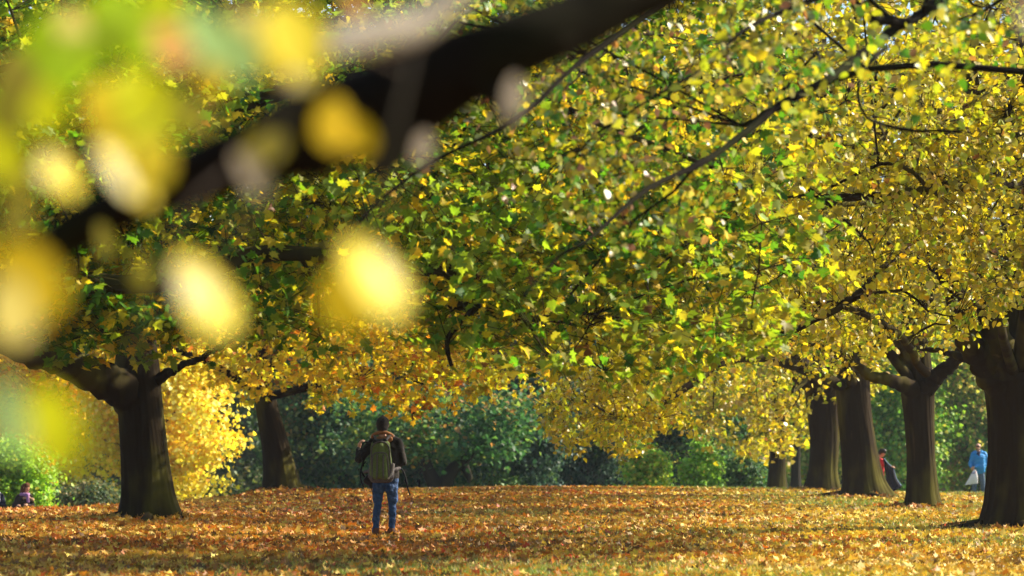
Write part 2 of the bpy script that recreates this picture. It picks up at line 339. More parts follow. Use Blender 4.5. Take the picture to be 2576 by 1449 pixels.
def make_tree(name, label, group, base, trunk_pts, lobes, leaf, pal, K1, K2, leaf_size, seed, bark, explicit=(), bottom=None,
              per=14, spread=.5, droop=.25, leafmat='maple_leaf', cat='tree', fork=None, roots=5, layered=True, tiltn=.68, hi_z=99, twig_r=.006, maxd=3.2, limb_r=.42, flare=.28, clump=.24):
    """trunk_pts: list of (x,y,z,r) world; lobes: (centre, radii, n)"""
    rs = np.random.default_rng(seed); bx, by = base; bz = float(ground(bx, by))
    org = np.array([bx, by, bz])
    root = empty(name, org, label, cat, group)
    tp = np.array(trunk_pts, float); n = 46
    path = catmull(tp[:, :3], n); rad = np.interp(np.linspace(0, 1, n), np.linspace(0, 1, len(tp)), tp[:, 3])
    T = Tubes(); kk = 150; fine = catmull(path, 150); fr = np.interp(np.linspace(0, 1, 150), np.linspace(0, 1, n), rad)
    zz = np.cumsum(np.r_[0, np.linalg.norm(np.diff(fine, axis=0), axis=1)])
    def furrow(ang, z, fl=trunk_flare(bz, 6, seed * 1.3, flare)):
        a_ = ang + .05 * np.sin(zz[:, None] * 2.1 + 3 * np.sin(ang * 2)); p_ = np.stack(np.broadcast_arrays(np.cos(a_) * 2.2, np.sin(a_) * 2.2, zz[:, None] * .16), -1)
        sh_ = p_.shape[:2]; p_ = p_.reshape(-1, 3)
        nn = 1 - np.abs(noise3(p_, 5.2, seed)) * 1.6; n3 = 1 - np.abs(noise3(p_ * [1, 1, 1.6], 9.5, seed + 3)) * 1.6; lo = noise3(p_, .8, seed + 9)
        return fl(ang, z) * (1 + .030 * nn.reshape(sh_) + .016 * n3.reshape(sh_) + .06 * lo.reshape(sh_))
    T.add(fine, fr, kk, wob=.0, flare=furrow)
    for i in range(roots):                     # surface roots
        a = TAU * (i + rs.uniform(-.3, .3)) / max(roots, 1) + seed; L = rs.uniform(.7, 1.25) * tp[0, 3] / .45
        q = np.array([[bx + math.cos(a) * s, by + math.sin(a) * s + .06 * math.sin(s * 6), 0] for s in np.linspace(tp[0, 3] * .9, tp[0, 3] + L, 7)])
        q[:, 2] = ground(q[:, 0], q[:, 1]) + np.linspace(.07, -.05, 7)
        T.add(q, np.linspace(.12, .03, 7) * tp[0, 3] / .45, 8, wob=.1)
    T.build('trunk', bark, root, org)
    # spray targets
    S = []
    for (c, r, m) in lobes:
        d = rs.normal(size=(m, 3)); d = unit(d) * (rs.uniform(size=(m, 1)) ** .42)
        q = np.asarray(c) + d * np.asarray(r)
        if clump: gn = noise3(q, 1.15, seed) + .6 * noise3(q, 2.6, seed + 1); q = q[gn > np.quantile(gn, clump)]
        S.append(q)
    S = np.vstack(S)
    px, py = proj(S)
    if bottom is not None:
        bl = np.interp(px, [b[0] for b in bottom], [b[1] for b in bottom]) + 16 * np.sin(px * .045 + seed) + 12 * np.sin(px * .13) - 14
        S = S[(py < bl) | (S[:, 1] < 3)]
    S = S[S[:, 2] > ground(S[:, 0], S[:, 1]) + .4]
    # fewer and larger leaves far above the picture
    tops = S[:, 2] > hi_z
    keep = ~tops | (rs.uniform(size=len(S)) < .35); S = S[keep]; tops = tops[keep]
    def fps(pts, k):
        idx = [int(rs.integers(len(pts)))]; dd = np.linalg.norm(pts - pts[idx[0]], axis=1)
        for _ in range(k - 1):
            j = int(np.argmax(dd * rs.uniform(.8, 1, len(dd)))); idx.append(j); dd = np.minimum(dd, np.linalg.norm(pts - pts[j], axis=1))
        return pts[idx]
    forkz = fork if fork is not None else path[int(n * .45), 2]
    limbs = []      # list of (nodes, radii)
    for ex in explicit:
        pp = catmull(np.array([e[:3] for e in ex]), 44); rr = np.interp(np.linspace(0, 1, 44), np.linspace(0, 1, len(ex)), [e[3] for e in ex])
        kn = np.cumsum(rs.normal(size=(44, 3)), 0); kn -= np.linspace(0, 1, 44)[:, None] * kn[-1]; pp = pp + kn * (np.minimum(rr, .05) * .22)[:, None]; rr = rr * (1 + .1 * np.sin(np.arange(44) * 1.9 + seed)); limbs.append((pp, rr))
    for t in fps(S, K1):
        t = path[-1] * .06 + t * .94
        hd = np.linalg.norm(t[:2] - path[-1, :2])
        az = np.clip(t[2] - hd * rs.uniform(.15, .4), forkz, path[-2, 2]); i = int(np.argmin(abs(path[:, 2] - az)))
        s = path[i]; m1 = s * .62 + t * .38 + [0, 0, .10 * hd + .2]; m2 = s * .25 + t * .75 + [0, 0, .05 * hd]
        m1 = m1 + rs.normal(0, .05 * hd + .05, 3); m2 = m2 + rs.normal(0, .04 * hd + .05, 3)
        pp = catmull([s, m1, m2, t], 12); r0 = min(rad[i] * limb_r, .02 + .016 * np.linalg.norm(t - s))
        limbs.append((pp, np.linspace(r0, .018, 12)))
    tubes = []
    for pp, rr in limbs:
        tb = Tubes(); tb.add(pp, rr, 9, wob=.06); tubes.append(tb)
    nodes = np.vstack([p[2:] for p, r in limbs]); nr = np.concatenate([r[2:] for p, r in limbs]); own = np.concatenate([np.full(len(p) - 2, i) for i, (p, r) in enumerate(limbs)])
    N2 = [nodes]; R2 = [nr]; O2 = [own]
    for t in fps(S, K2):
        d = np.linalg.norm(nodes - t, axis=1); 
        cost = d * (1 + .5 * (np.linalg.norm(nodes - path[-1] * [1, 1, 1], axis=1) > np.linalg.norm(t - path[-1])))
        i = int(np.argmin(cost)); s = nodes[i]; L = d[i]
        if L < .3: continue
        k = 7; m = (s + t) / 2 + [0, 0, .12 * L] + rs.normal(0, .06 * L, 3); m3 = s * .2 + t * .8 + rs.normal(0, .05 * L, 3)
        pp = catmull([s, m, m3, t], k); rr = np.linspace(min(nr[i] * .6, .008 + .012 * L), .007, k)
        tubes[own[i]].add(pp, rr, 5); N2.append(pp[1:]); R2.append(rr[1:]); O2.append(np.full(k - 1, own[i]))
    nodes = np.vstack(N2); nr = np.concatenate(R2); own = np.concatenate(O2)
    # sprays
    best = np.zeros(len(S), int); bd = np.zeros(len(S))
    for a in range(0, len(S), 400):
        D = np.linalg.norm(S[a:a + 400, None] - nodes[None], axis=2); best[a:a + 400] = D.argmin(1); bd[a:a + 400] = D.min(1)
    over = bd > maxd
    A = nodes[best]; S = np.where(over[:, None], A + (S - A) * (maxd / np.maximum(bd, .01))[:, None], S); L = np.minimum(bd, maxd)
    mid = (A + S) / 2 + np.column_stack([rs.normal(0, .06, len(S)), rs.normal(0, .06, len(S)), .10 * L])
    oo = own[best]
    for li in range(len(limbs)):
        q = (oo == li) & ~tops; tubes[li].add_many(A[q], S[q], twig_r, twig_r * .6, mid[q])
    # side twigs and leaves
    ns = 4; n_s = len(S)
    dirs = rs.normal(size=(n_s, ns, 3)); out = unit(S - path[-1]); dirs += out[:, None] * .6
    dirs[..., 2] = dirs[..., 2] * (.22 if layered else .8) - droop * 1.6
    dirs = unit(dirs) * rs.uniform(.25, 1.0, (n_s, ns, 1)) * spread
    u = rs.uniform(.55, 1, (n_s, ns, 1)); st = mid[:, None] * (1 - u) + S[:, None] * u; en = st + dirs
    big = np.repeat(tops, ns)
    stf = st.reshape(-1, 3); enf = en.reshape(-1, 3); of = np.repeat(oo, ns)
    for li in range(len(limbs)):
        q = (of == li) & ~big; tubes[li].add_many(stf[q], enf[q], twig_r * .55, twig_r * .3)
    for tb in tubes: tb.build('limb', bark if bark in (M['bark_near'],) else M['bark_twig'] if False else bark, root, org)
    per_s = max(1, round(per / ns))
    v = rs.uniform(.15, 1.05, (len(stf), per_s, 1))
    pos = stf[:, None] * (1 - v) + enf[:, None] * v; N = pos.shape[0] * per_s
    pos = pos.reshape(-1, 3); of_d = np.repeat(enf - stf, per_s, 0)
    side = unit(rs.normal(size=(N, 3)) + unit(of_d) * .5); side[:, 2] -= droop * 1.3; side = unit(side)
    pos = pos + side * rs.uniform(.02, .09, (N, 1))
    nm = rs.normal(size=(N, 3)) * tiltn; nm[:, 2] += .75
    bigl = np.repeat(big, per_s)
    size = leaf_size * rs.uniform(.6, 1.15, N) * np.where(bigl, 2.2, 1)
    px, py = proj(pos)
    if bottom is not None:
        ok = (py < np.interp(px, [b[0] for b in bottom], [b[1] for b in bottom]) + 55) | (pos[:, 1] < 3)
        pos, nm, side, size = pos[ok], nm[ok], side[ok], size[ok]
    V, F = leaves(leaf, pos, nm, side, size, rs); c = pal(pos, rs)
    tri_mesh('crown', V - org, F, M[leafmat], root, np.repeat(c, len(leaf[0]), 0))
    print(name, len(pos), round(time.time() - T0, 1))
    return root

def TP(D, pts):     # trunk points from (px, py, half width px)
    s = 7156 / D
    return [(*P(a, b, D), w_ / s) for a, b, w_ in pts]

# canopy undersides (pixel frame 2576 wide)
BOT_M1 = [(-600, 780), (0, 770), (80, 790), (125, 885), (180, 900), (300, 905), (420, 900), (470, 860), (600, 880), (760, 930), (950, 930), (1080, 900), (1300, 960), (1500, 1000), (1700, 1010), (1850, 940), (1960, 900), (2100, 700), (3000, 500)]
BOT_M2 = [(-600, 1000), (250, 1050), (450, 1020), (600, 1060), (700, 980), (760, 1000), (850, 1070), (960, 1110), (1100, 1080), (1200, 1010), (1400, 940), (3000, 900)]
BOT_L = [(-600, 700), (1100, 880), (1330, 1010), (1400, 1170), (1560, 1180), (1700, 1090), (1800, 1090), (1900, 1170), (1990, 1190), (2060, 1050), (2150, 1010), (2300, 975), (2470, 955), (3000, 950)]
BOT_L1 = [(-600, 500), (1500, 800), (1750, 900), (1900, 960), (2050, 960), (2200, 940), (2330, 955), (2400, 880), (2480, 790), (3000, 720)]

D = 49
make_tree('maple_tree', 'big dark-trunked maple at left with a thick low limb reaching left and green-yellow leaves', 'large maples on the leafy lawn',
    P(378, 1305, D)[:2], TP(D, [(378, 1312, 69), (372, 1240, 60), (362, 1130, 57), (352, 1020, 55), (345, 940, 57), (345, 840, 45), (352, 700, 42), (370, 450, 34), (390, 100, 26), (400, -500, 12)]),
    [((-7, 45, 7.5), (7.5, 8, 4.3), 1100), ((-3, 37, 6.0), (6.5, 6, 3.2), 2000), ((-7.5, 38, 5.6), (4.5, 5.5, 2.8), 900), ((-6, 47, 12.0), (6, 6, 3), 120), ((-5.4, 38, 3.9), (3.0, 3, 1.9), 800), ((-10, 42, 5.4), (3.0, 4, 1.5), 140)],
    MAPLE, PAL_M1, 13, 130, .165, 21, M['bark_maple'],
    explicit=[[(*P(330, 1000, 48.9), .36), (*P(235, 940, 48.2), .30), (*P(120, 893, 47.2), .24), (*P(0, 850, 46), .21), (*P(-200, 760, 44), .15), (*P(-450, 640, 42), .06)],
              [(*P(392, 960, 48.9), .10), (*P(450, 935, 48.0), .06), (*P(520, 890, 47), .045), (*P(600, 850, 46), .025)],
              [(*P(360, 840, 48.9), .22), (*P(520, 730, 45), .15), (*P(820, 700, 41), .10), (*P(1150, 730, 37), .07), (*P(1400, 640, 34), .03)],
              [(*P(360, 760, 48.9), .18), (*P(620, 560, 44), .12), (*P(1000, 480, 39), .08), (*P(1350, 470, 34), .04)]],
    bottom=BOT_M1, fork=4.5, hi_z=10.2)

make_tree('maple_tree', 'maple standing beyond the left edge, green leafy boughs reaching over the lawn', 'large maples on the leafy lawn',
    (-10.5, 31), [(-10.5, 31, -.05, .42), (-10.5, 31, 2.5, .36), (-10.3, 31.1, 5.5, .30), (-10, 31.2, 9, .2), (-10, 31, 13, .08)],
    [((-3.2, 30.5, 4.7), (7.6, 4, 2.4), 1150), ((1.0, 29, 3.3), (2.6, 3.5, 1.7), 560), ((-8, 31, 8.0), (6, 5, 3), 120)],
    MAPLE, PAL_M0, 10, 90, .132, 33, M['bark_maple'], bottom=[(a, b - 30) for a, b in BOT_M1], fork=3.5, hi_z=8.0,
    explicit=[[(-10.4, 31, 4.2, .2), (*P(200, 700, 31), .12), (*P(700, 640, 30.5), .09), (*P(1100, 690, 30), .07), (*P(1190, 760, 29.6), .05), (*P(1125, 850, 29.3), .03), (*P(1135, 920, 29.2), .02)],
              [(*P(1140, 765, 30.2), .05), (*P(1230, 790, 30), .045), (*P(1330, 800, 29.6), .03), (*P(1500, 790, 29), .015)]])

D = 75
make_tree('maple_tree', 'leaning golden maple with bare lower trunk behind the man with the backpack', 'large maples on the leafy lawn',
    P(712, 1236, D)[:2], TP(D, [(712, 1243, 44), (703, 1180, 38), (690, 1110, 33), (672, 1030, 28), (662, 950, 25), (662, 850, 22), (672, 650, 18), (700, 300, 12), (720, -100, 5)]),
    [((-6, 74, 6.5), (7.5, 7.5, 4.0), 1100), ((-4.0, 67, 4.8), (5.5, 5, 2.5), 700), ((-7, 75, 11), (7, 7, 4), 130), ((-1.8, 70, 3.7), (3, 3.5, 1.6), 260), ((-11, 73, 5), (3.5, 4, 2.6), 260)],
    MAPLE_LO, PAL_M2, 12, 90, .185, 47, M['bark_maple'],
    bottom=BOT_M2, fork=2.8, hi_z=14, per=16)

# ---- limes on the right
D = 45
make_tree('lime_tree', 'nearest thick lime trunk cut by the right edge, splitting into steep limbs', 'old limes in a row at the right',
    P(2556, 1336, D)[:2], TP(D, [(2556, 1344, 84), (2556, 1270, 74), (2560, 1150, 72), (2562, 1040, 78), (2562, 960, 88), (2566, 880, 64), (2560, 760, 48), (2560, 500, 38), (2580, 0, 26), (2600, -600, 10)]),
    [((7.6, 42, 7.2), (6.5, 7, 4.2), 1100), ((4.6, 35.5, 5.7), (4.2, 5, 3.1), 1700), ((7.4, 40, 4.1), (3, 3, 1.8), 420), ((8.5, 44, 12), (6.5, 7, 3), 90), ((7, 35, 4.6), (2.6, 3.5, 1.6), 400)],
    LIME, PAL_LIME, 11, 110, .10, 59, M['bark_lime'], clump=.36,
    explicit=[[(*P(2545, 985, 44.9), .38), (*P(2480, 925, 44.7), .27), (*P(2425, 840, 44.2), .20), (*P(2375, 700, 43.5), .14), (*P(2290, 520, 42.5), .09), (*P(2200, 300, 41), .05)],
              [(*P(2530, 940, 44.7), .30), (*P(2492, 800, 44.3), .22), (*P(2475, 650, 44), .18), (*P(2450, 400, 43.5), .12), (*P(2440, 100, 43), .07)],
              [(*P(2590, 480, 44), .09), (*P(2430, 478, 42), .07), (*P(2300, 492, 40.5), .055), (*P(2120, 505, 39), .045), (*P(2050, 500, 38.4), .03)],
              [(*P(2610, 450, 36), .07), (*P(2430, 480, 34.5), .065), (*P(2260, 500, 33.8), .055), (*P(2130, 505, 33.3), .045), (*P(2050, 500, 33), .035)],
              [(*P(2050, 500, 33), .03), (*P(2010, 430, 33), .025), (*P(1900, 382, 32.8), .02), (*P(1780, 372, 32.6), .016), (*P(1500, 365, 32.5), .008)],
              [(*P(2360, 490, 34), .03), (*P(2260, 415, 33.5), .024), (*P(2180, 425, 33.2), .02), (*P(2060, 490, 33), .012)],
              [(*P(2400, 560, 38), .07), (*P(2240, 655, 36.5), .06), (*P(2130, 760, 35.5), .05), (*P(1990, 835, 35), .035), (*P(1930, 828, 34.8), .02)],
              [(*P(2330, 940, 42), .07), (*P(2250, 850, 39), .055), (*P(2170, 800, 37), .045), (*P(2060, 765, 36), .03), (*P(1960, 790, 35), .015)],
              [(*P(2480, 940, 44.9), .10), (*P(2430, 900, 45.3), .07), (*P(2370, 880, 46), .05), (*P(2280, 870, 47), .03)]],
    bottom=BOT_L1, fork=2.3, hi_z=9.8, leafmat='lime_leaf', per=15, spread=.45, droop=.45, layered=False, tiltn=1.1, limb_r=.3)

D = 60
make_tree('lime_tree', 'straight dark lime trunk between the dark coat and the man in the blue jacket', 'old limes in a row at the right',
    P(2322, 1296, D)[:2], TP(D, [(2322, 1303, 42), (2320, 1240, 35), (2316, 1150, 33.5), (2312, 1060, 36), (2308, 990, 41), (2306, 930, 37), (2300, 830, 34), (2300, 600, 26), (2310, 200, 16), (2310, -300, 6)]),
    [((8, 58, 7.5), (6.5, 7, 4.3), 1000), ((4.5, 51, 6.3), (5, 5, 3.4), 1200), ((7.6, 56.5, 4.3), (3.5, 3, 1.6), 380), ((8, 60, 13.5), (6, 7, 3), 80)],
    LIME, PAL_LIME, 11, 100, .112, 61, M['bark_lime'], clump=.34,
    explicit=[[(*P(2300, 985, 59.8), .20), (*P(2245, 955, 59.3), .14), (*P(2190, 945, 59), .12), (*P(2130, 900, 58), .09), (*P(2040, 870, 57), .05), (*P(1900, 840, 55), .025)],
              [(*P(2325, 980, 59.8), .22), (*P(2365, 945, 59.6), .17), (*P(2410, 900, 59.4), .13), (*P(2440, 820, 59), .10), (*P(2480, 650, 58), .05)],
              [(*P(2290, 900, 59.8), .18), (*P(2200, 800, 58), .13), (*P(2080, 760, 57), .08), (*P(1960, 830, 55.5), .04)]],
    bottom=BOT_L1, fork=2.6, hi_z=12, leafmat='lime_leaf', per=15, spread=.5, droop=.45, layered=False, tiltn=1.1, limb_r=.35)

D = 72
make_tree('lime_tree', 'wide-footed lime with mossy bark and a child leaning behind it', 'old limes in a row at the right',
    P(2172, 1254, D)[:2], TP(D, [(2175, 1262, 52), (2170, 1210, 43), (2160, 1120, 41), (2150, 1030, 40), (2145, 960, 42), (2140, 860, 34), (2140, 600, 26), (2150, 200, 14), (2150, -100, 6)]),
    [((8, 71, 6.3), (6, 6, 3.2), 700), ((4.2, 64, 5.8), (5, 5, 3.4), 800), ((2.5, 64, 2.5), (2.2, 2.5, 1.2), 190)],
    LIME, PAL_LIME, 10, 80, .14, 73, M['bark_lime'], bottom=BOT_L, fork=3.0, hi_z=14, leafmat='lime_leaf', per=14, spread=.55, droop=.5, layered=False, tiltn=1.1, limb_r=.4, flare=.42)

D = 85
make_tree('lime_tree', 'farthest lime of the row, pale brown bark widening upward', 'old limes in a row at the right',
    P(2070, 1230, D)[:2], TP(D, [(2070, 1238, 38), (2072, 1180, 33), (2075, 1100, 36), (2072, 1030, 42), (2070, 960, 46), (2068, 860, 36), (2068, 600, 26), (2068, 200, 14), (2070, 0, 6)]),
    [((7.5, 84, 6.0), (6.5, 6, 3.4), 700), ((3.6, 78, 5.4), (4.2, 5, 3.4), 620), ((4.6, 80, 3.0), (4, 4, 2.0), 210)],
    LIME, PAL_LIME, 10, 80, .155, 79, M['bark_lime'], bottom=BOT_L, fork=3.0, hi_z=16, leafmat='lime_leaf', per=14, spread=.6, droop=.6, layered=False, tiltn=1.1, limb_r=.4, flare=.4)

# ---- lime beyond the right edge whose drooping branch crosses the picture
make_tree('drooping_branch_tree', 'tree beyond the right edge whose long thin branch slants across the canopy', None,
    (7.2, 21), [(7.2, 21, -.05, .3), (7.2, 21, 2.5, .25), (7.1, 21, 5, .2), (7.0, 21, 8, .1), (7.0, 21, 10, .04)],
    [((1.6, 21, 4.3), (2.8, 2.6, .8), 190), ((3.4, 21.5, 4.8), (3.0, 2.6, 1.0), 110), ((.3, 19.5, 3.7), (1.6, 2.2, .7), 80), ((.9, 20, 3.1), (.9, 2, .6), 36), ((1.4, 17, 3.7), (1.8, 1.0, .5), 34)],
    LIME, PAL_MID, 2, 26, .075, 83, M['bark_near'], limb_r=.16, fork=3.5, leafmat='lime_leaf', per=11, spread=.38, droop=.6, layered=False, tiltn=1.1, twig_r=.004, maxd=1.4, roots=4,
    bottom=[(-600, 300), (700, 640), (1000, 660), (1300, 830), (1500, 1000), (1600, 760), (2000, 500), (2576, 400), (3000, 400)],
    explicit=[[(7.1, 21, 6.2, .11), (*P(2800, -230, 20.6), .07), (*P(2420, -30, 20.3), .045), (*P(2275, 58, 20), .032), (*P(2120, 180, 19.5), .030), (*P(1960, 270, 19), .027), (*P(1790, 395, 18.5), .023), (*P(1625, 478, 18), .019), (*P(1480, 600, 17.5), .012), (*P(1400, 650, 17.4), .009), (*P(1320, 740, 17.2), .005)],
              [(*P(2285, 60, 20), .04), (*P(2215, 45, 19.8), .036), (*P(2150, 5, 19.7), .034), (*P(2080, -30, 19.6), .03), (*P(1800, -50, 19), .02), (*P(1480, 135, 17.5), .017), (*P(1300, 300, 17), .014), (*P(1100, 400, 16.8), .011), (*P(960, 500, 16.7), .009), (*P(850, 620, 16.6), .005)],
              [(*P(2100, -20, 19.7), .02), (*P(1900, 60, 18), .014), (*P(1760, 180, 17.5), .011), (*P(1560, 300, 17.2), .007), (*P(1450, 420, 17), .004)],
              [(*P(2230, 120, 20), .016), (*P(2160, 190, 19), .012), (*P(2175, 290, 19), .010), (*P(2260, 320, 19.3), .012), (*P(2420, 330, 19.5), .012)]])

# ------------------------------------------------------------------ near blurred limb and its leaves
def near_tree():
    bx, by = 5.2, 6.4; org = np.array([bx, by, float(ground(bx, by))])
    root = empty('near_tree', org, 'blurred dark limb close to the camera slanting down from the top, with large glowing leaves', 'tree')
    T = Tubes(); pts = catmull([(bx, by, -.05), (bx, by, 1.2), (bx - .05, by, 2.4), (bx, by + .1, 4.0), (bx + .1, by + .2, 6)], 30)
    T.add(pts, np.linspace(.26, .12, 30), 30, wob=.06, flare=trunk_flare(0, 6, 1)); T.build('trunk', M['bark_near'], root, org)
    def Q(px, py, w_, D):
        D = D * .84 if px < 2500 else D
        return (*P(px, py, D), w_ / 2 / (7156 / D))
    lp = [(5.15, 6.3, 3.0, .13), Q(3200, -650, 150, 6.0), Q(2400, -330, 150, 5.5), Q(1900, -130, 145, 5.25), Q(1583, -18, 160, 5.1), Q(1450, 54, 165, 5.05), Q(1300, 115, 175, 5), Q(1160, 172, 205, 5), Q(1030, 240, 235, 5), Q(900, 292, 225, 5),
          Q(750, 342, 205, 5), Q(584, 405, 155, 5), Q(417, 475, 125, 5.05), Q(208, 570, 110, 5.1), Q(110, 640, 100, 5.1), Q(60, 700, 50, 5.1), Q(-160, 860, 40, 5.2), Q(-400, 950, 20, 5.3)]
    T = Tubes(); a = np.array(lp); n = 90; pp = catmull(a[:, :3], n); rr = np.interp(np.linspace(0, 1, n), np.linspace(0, 1, len(a)), a[:, 3])
    T.add(pp, rr, 24, wob=.06)
    for st in ([(1010, 290, 160), (985, 350, 135), (965, 405, 100), (955, 440, 50)], [(830, 360, 150), (790, 400, 110), (755, 430, 50)], [(1180, 200, 110), (1240, 235, 75), (1268, 275, 60), (1282, 315, 35)]):
        b = np.array([Q(x, y, w_, 4.97) for x, y, w_ in st]); T.add(catmull(b[:, :3], 12), np.interp(np.linspace(0, 1, 12), np.linspace(0, 1, len(b)), b[:, 3]), 14)
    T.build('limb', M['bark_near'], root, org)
    # added side limb nearer the lens, its pale colour standing for sunlit bark
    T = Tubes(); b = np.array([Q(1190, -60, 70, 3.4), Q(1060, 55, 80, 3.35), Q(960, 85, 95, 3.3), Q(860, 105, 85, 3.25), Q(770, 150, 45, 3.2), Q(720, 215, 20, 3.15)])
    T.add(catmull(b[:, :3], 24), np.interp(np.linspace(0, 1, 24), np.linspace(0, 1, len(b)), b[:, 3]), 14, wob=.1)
    o = T.build('limb', M['bark_pale'], root, org); o['label'] = 'added pale side limb with sunlit bark tone painted in'
    # thin twigs
    T = Tubes()
    tw = [[(560, 430, 3.6), (470, 520, 3.3), (400, 700, 3.2), (350, 850, 3.1), (330, 930, 3.0)], [(1000, 180, 4), (760, 60, 3.0), (560, 20, 2.6), (300, 60, 2.5), (120, 160, 2.4), (20, 420, 2.4), (10, 640, 2.4), (20, 900, 2.4)],
          [(560, 20, 2.6), (470, 200, 2.5), (380, 330, 2.4), (260, 360, 2.4), (140, 380, 2.4)], [(760, 60, 3.0), (720, 250, 2.7), (640, 480, 2.5), (560, 640, 2.4), (530, 700, 2.4)], [(1060, 55, 3.3), (1000, 300, 2.9), (960, 520, 2.6), (940, 640, 2.5)], [(20, 700, 2.4), (110, 860, 2.4), (130, 980, 2.4)],
          [(1500, 40, 5), (1400, 190, 4.2), (1310, 260, 3.8)]]
    for t in tw: T.add(catmull([P(*q) for q in t], 24), np.linspace(.0035, .0012, 24), 5)
    T.build('twig', M['bark_twig'], root, org)
    Yb = (.85, .72, .06); Yd = (.62, .46, .015); G = (.34, .52, .01); YG = (.60, .64, .01); C = (.78, .68, .20); Pch = (.68, .38, .12); Aq = (.35, .55, .22); Gy = (.36, .31, .26); Ol = (.30, .27, .04); Or = (.65, .33, .08)
    # px, py, length px, width ratio, z, colour, sun-facing 1..0, direction angle of the tip (deg, -90 down)
    H = (.92, .88, .52)  # near-white leaf colour, painting the burnt-out sunlit centres over the yellow leaves
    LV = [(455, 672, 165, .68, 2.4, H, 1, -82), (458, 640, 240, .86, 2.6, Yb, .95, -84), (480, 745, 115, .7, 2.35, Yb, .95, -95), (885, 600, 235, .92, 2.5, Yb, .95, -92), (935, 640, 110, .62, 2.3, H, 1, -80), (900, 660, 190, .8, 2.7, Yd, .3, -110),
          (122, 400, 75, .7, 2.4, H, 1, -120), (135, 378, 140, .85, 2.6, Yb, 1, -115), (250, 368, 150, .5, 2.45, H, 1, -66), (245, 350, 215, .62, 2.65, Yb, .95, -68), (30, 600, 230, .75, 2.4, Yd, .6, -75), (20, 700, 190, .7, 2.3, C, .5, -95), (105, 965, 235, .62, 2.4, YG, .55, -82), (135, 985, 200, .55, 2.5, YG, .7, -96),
          (5, 950, 210, .5, 2.2, Aq, .5, -88), (330, 170, 210, 1.0, 2.5, YG, .6, -85), (250, 200, 200, .9, 2.8, Yd, .4, -70), (390, 330, 150, .8, 2.7, Yb, .5, -100), (700, 0, 210, .85, 2.5, Yb, .8, -80), (650, 90, 140, .8, 2.7, Yd, .5, -60), (520, 140, 110, .9, 2.8, Yd, .5, -85),
          (850, 245, 165, .6, 2.9, Yd, .6, -110), (840, 290, 130, .6, 2.9, Yd, .3, -45), (720, 340, 130, .65, 3.1, Ol, .5, -140), (170, 20, 115, .85, 2.7, C, .8, -90), (400, 60, 130, .9, 2.6, Pch, .9, -75), (480, 20, 170, .65, 2.5, Aq, .8, -70), (540, 60, 170, .7, 2.6, Aq, .4, -60),
          (110, 210, 140, .85, 2.6, YG, .6, -95), (90, 40, 210, .95, 2.9, G, .5, -50), (250, -20, 230, .9, 2.8, G, .7, -60), (210, 90, 180, .8, 2.6, G, .6, -120), (60, 120, 160, .9, 3.2, Ol, .3, -100), (390, -40, 150, .8, 2.8, YG, .6, -80), (880, -30, 75, .9, 3.0, Or, .9, -90), (600, 10, 110, .8, 2.8, C, .6, -80),
          (595, 380, 140, .5, 2.9, Gy, .6, -65), (1300, 190, 130, .4, 3.6, Gy, .7, -110), (1075, 330, 100, .5, 3.8, Gy, .4, -115), (20, 330, 200, .6, 2.7, Ol, .3, -85), (60, 460, 150, .6, 2.9, Ol, .4, -110), (300, 30, 160, .8, 3.1, Yd, .3, -140), (450, 240, 120, .8, 3.0, Ol, .3, -60),
          (750, 120, 120, .8, 2.9, C, .5, -100), (0, 200, 160, .7, 2.6, Ol, .4, -80), (2570, 0, 100, .7, 2.9, Gy, .7, -80), (1010, 20, 90, .7, 3.2, Gy, .8, -100), (-140, 500, 220, .8, 2.5, Yd, .5, -80), (-160, 150, 220, .8, 2.6, G, .5, -80), (-60, 300, 180, .8, 2.6, YG, .5, -60),
          (360, 640, 90, .6, 3.6, Ol, .3, -100), (250, 560, 100, .5, 4.0, Ol, .3, -80)]
    rs = np.random.default_rng(8); Vs, Fs, Cs = [], [], []; n0 = 0
    for (px, py, Lp, wr, D, c, f, ad) in LV:
        s = Lp / (7156 / D); a = math.radians(ad); tip = np.array([[math.cos(a), 0.15, math.sin(a)]])
        f = .64 if f >= .95 else f * .46; tw = np.array([0, -1, .05]); tw = tw - SUND * (tw @ SUND); tw /= np.linalg.norm(tw); nrm = unit(np.array([SUND * f + tw * math.sqrt(1 - f * f) + rs.normal(0, .04, 3)]))
        tv = LIMEHI[0] * [wr / .88, 1, 1]
        V, F = leaves((tv, LIMEHI[1]), np.array([P(px, py, D)]), nrm, tip, np.array([s]), rs)
        Vs.append(V); Fs.append(F + n0); Cs.append(np.tile(c, (len(V), 1))); n0 += len(V)
    V = np.vstack(Vs)
    tri_mesh('crown', V - org, np.vstack(Fs), M['near_leaf'], root, np.vstack(Cs), smooth=True)
near_tree()

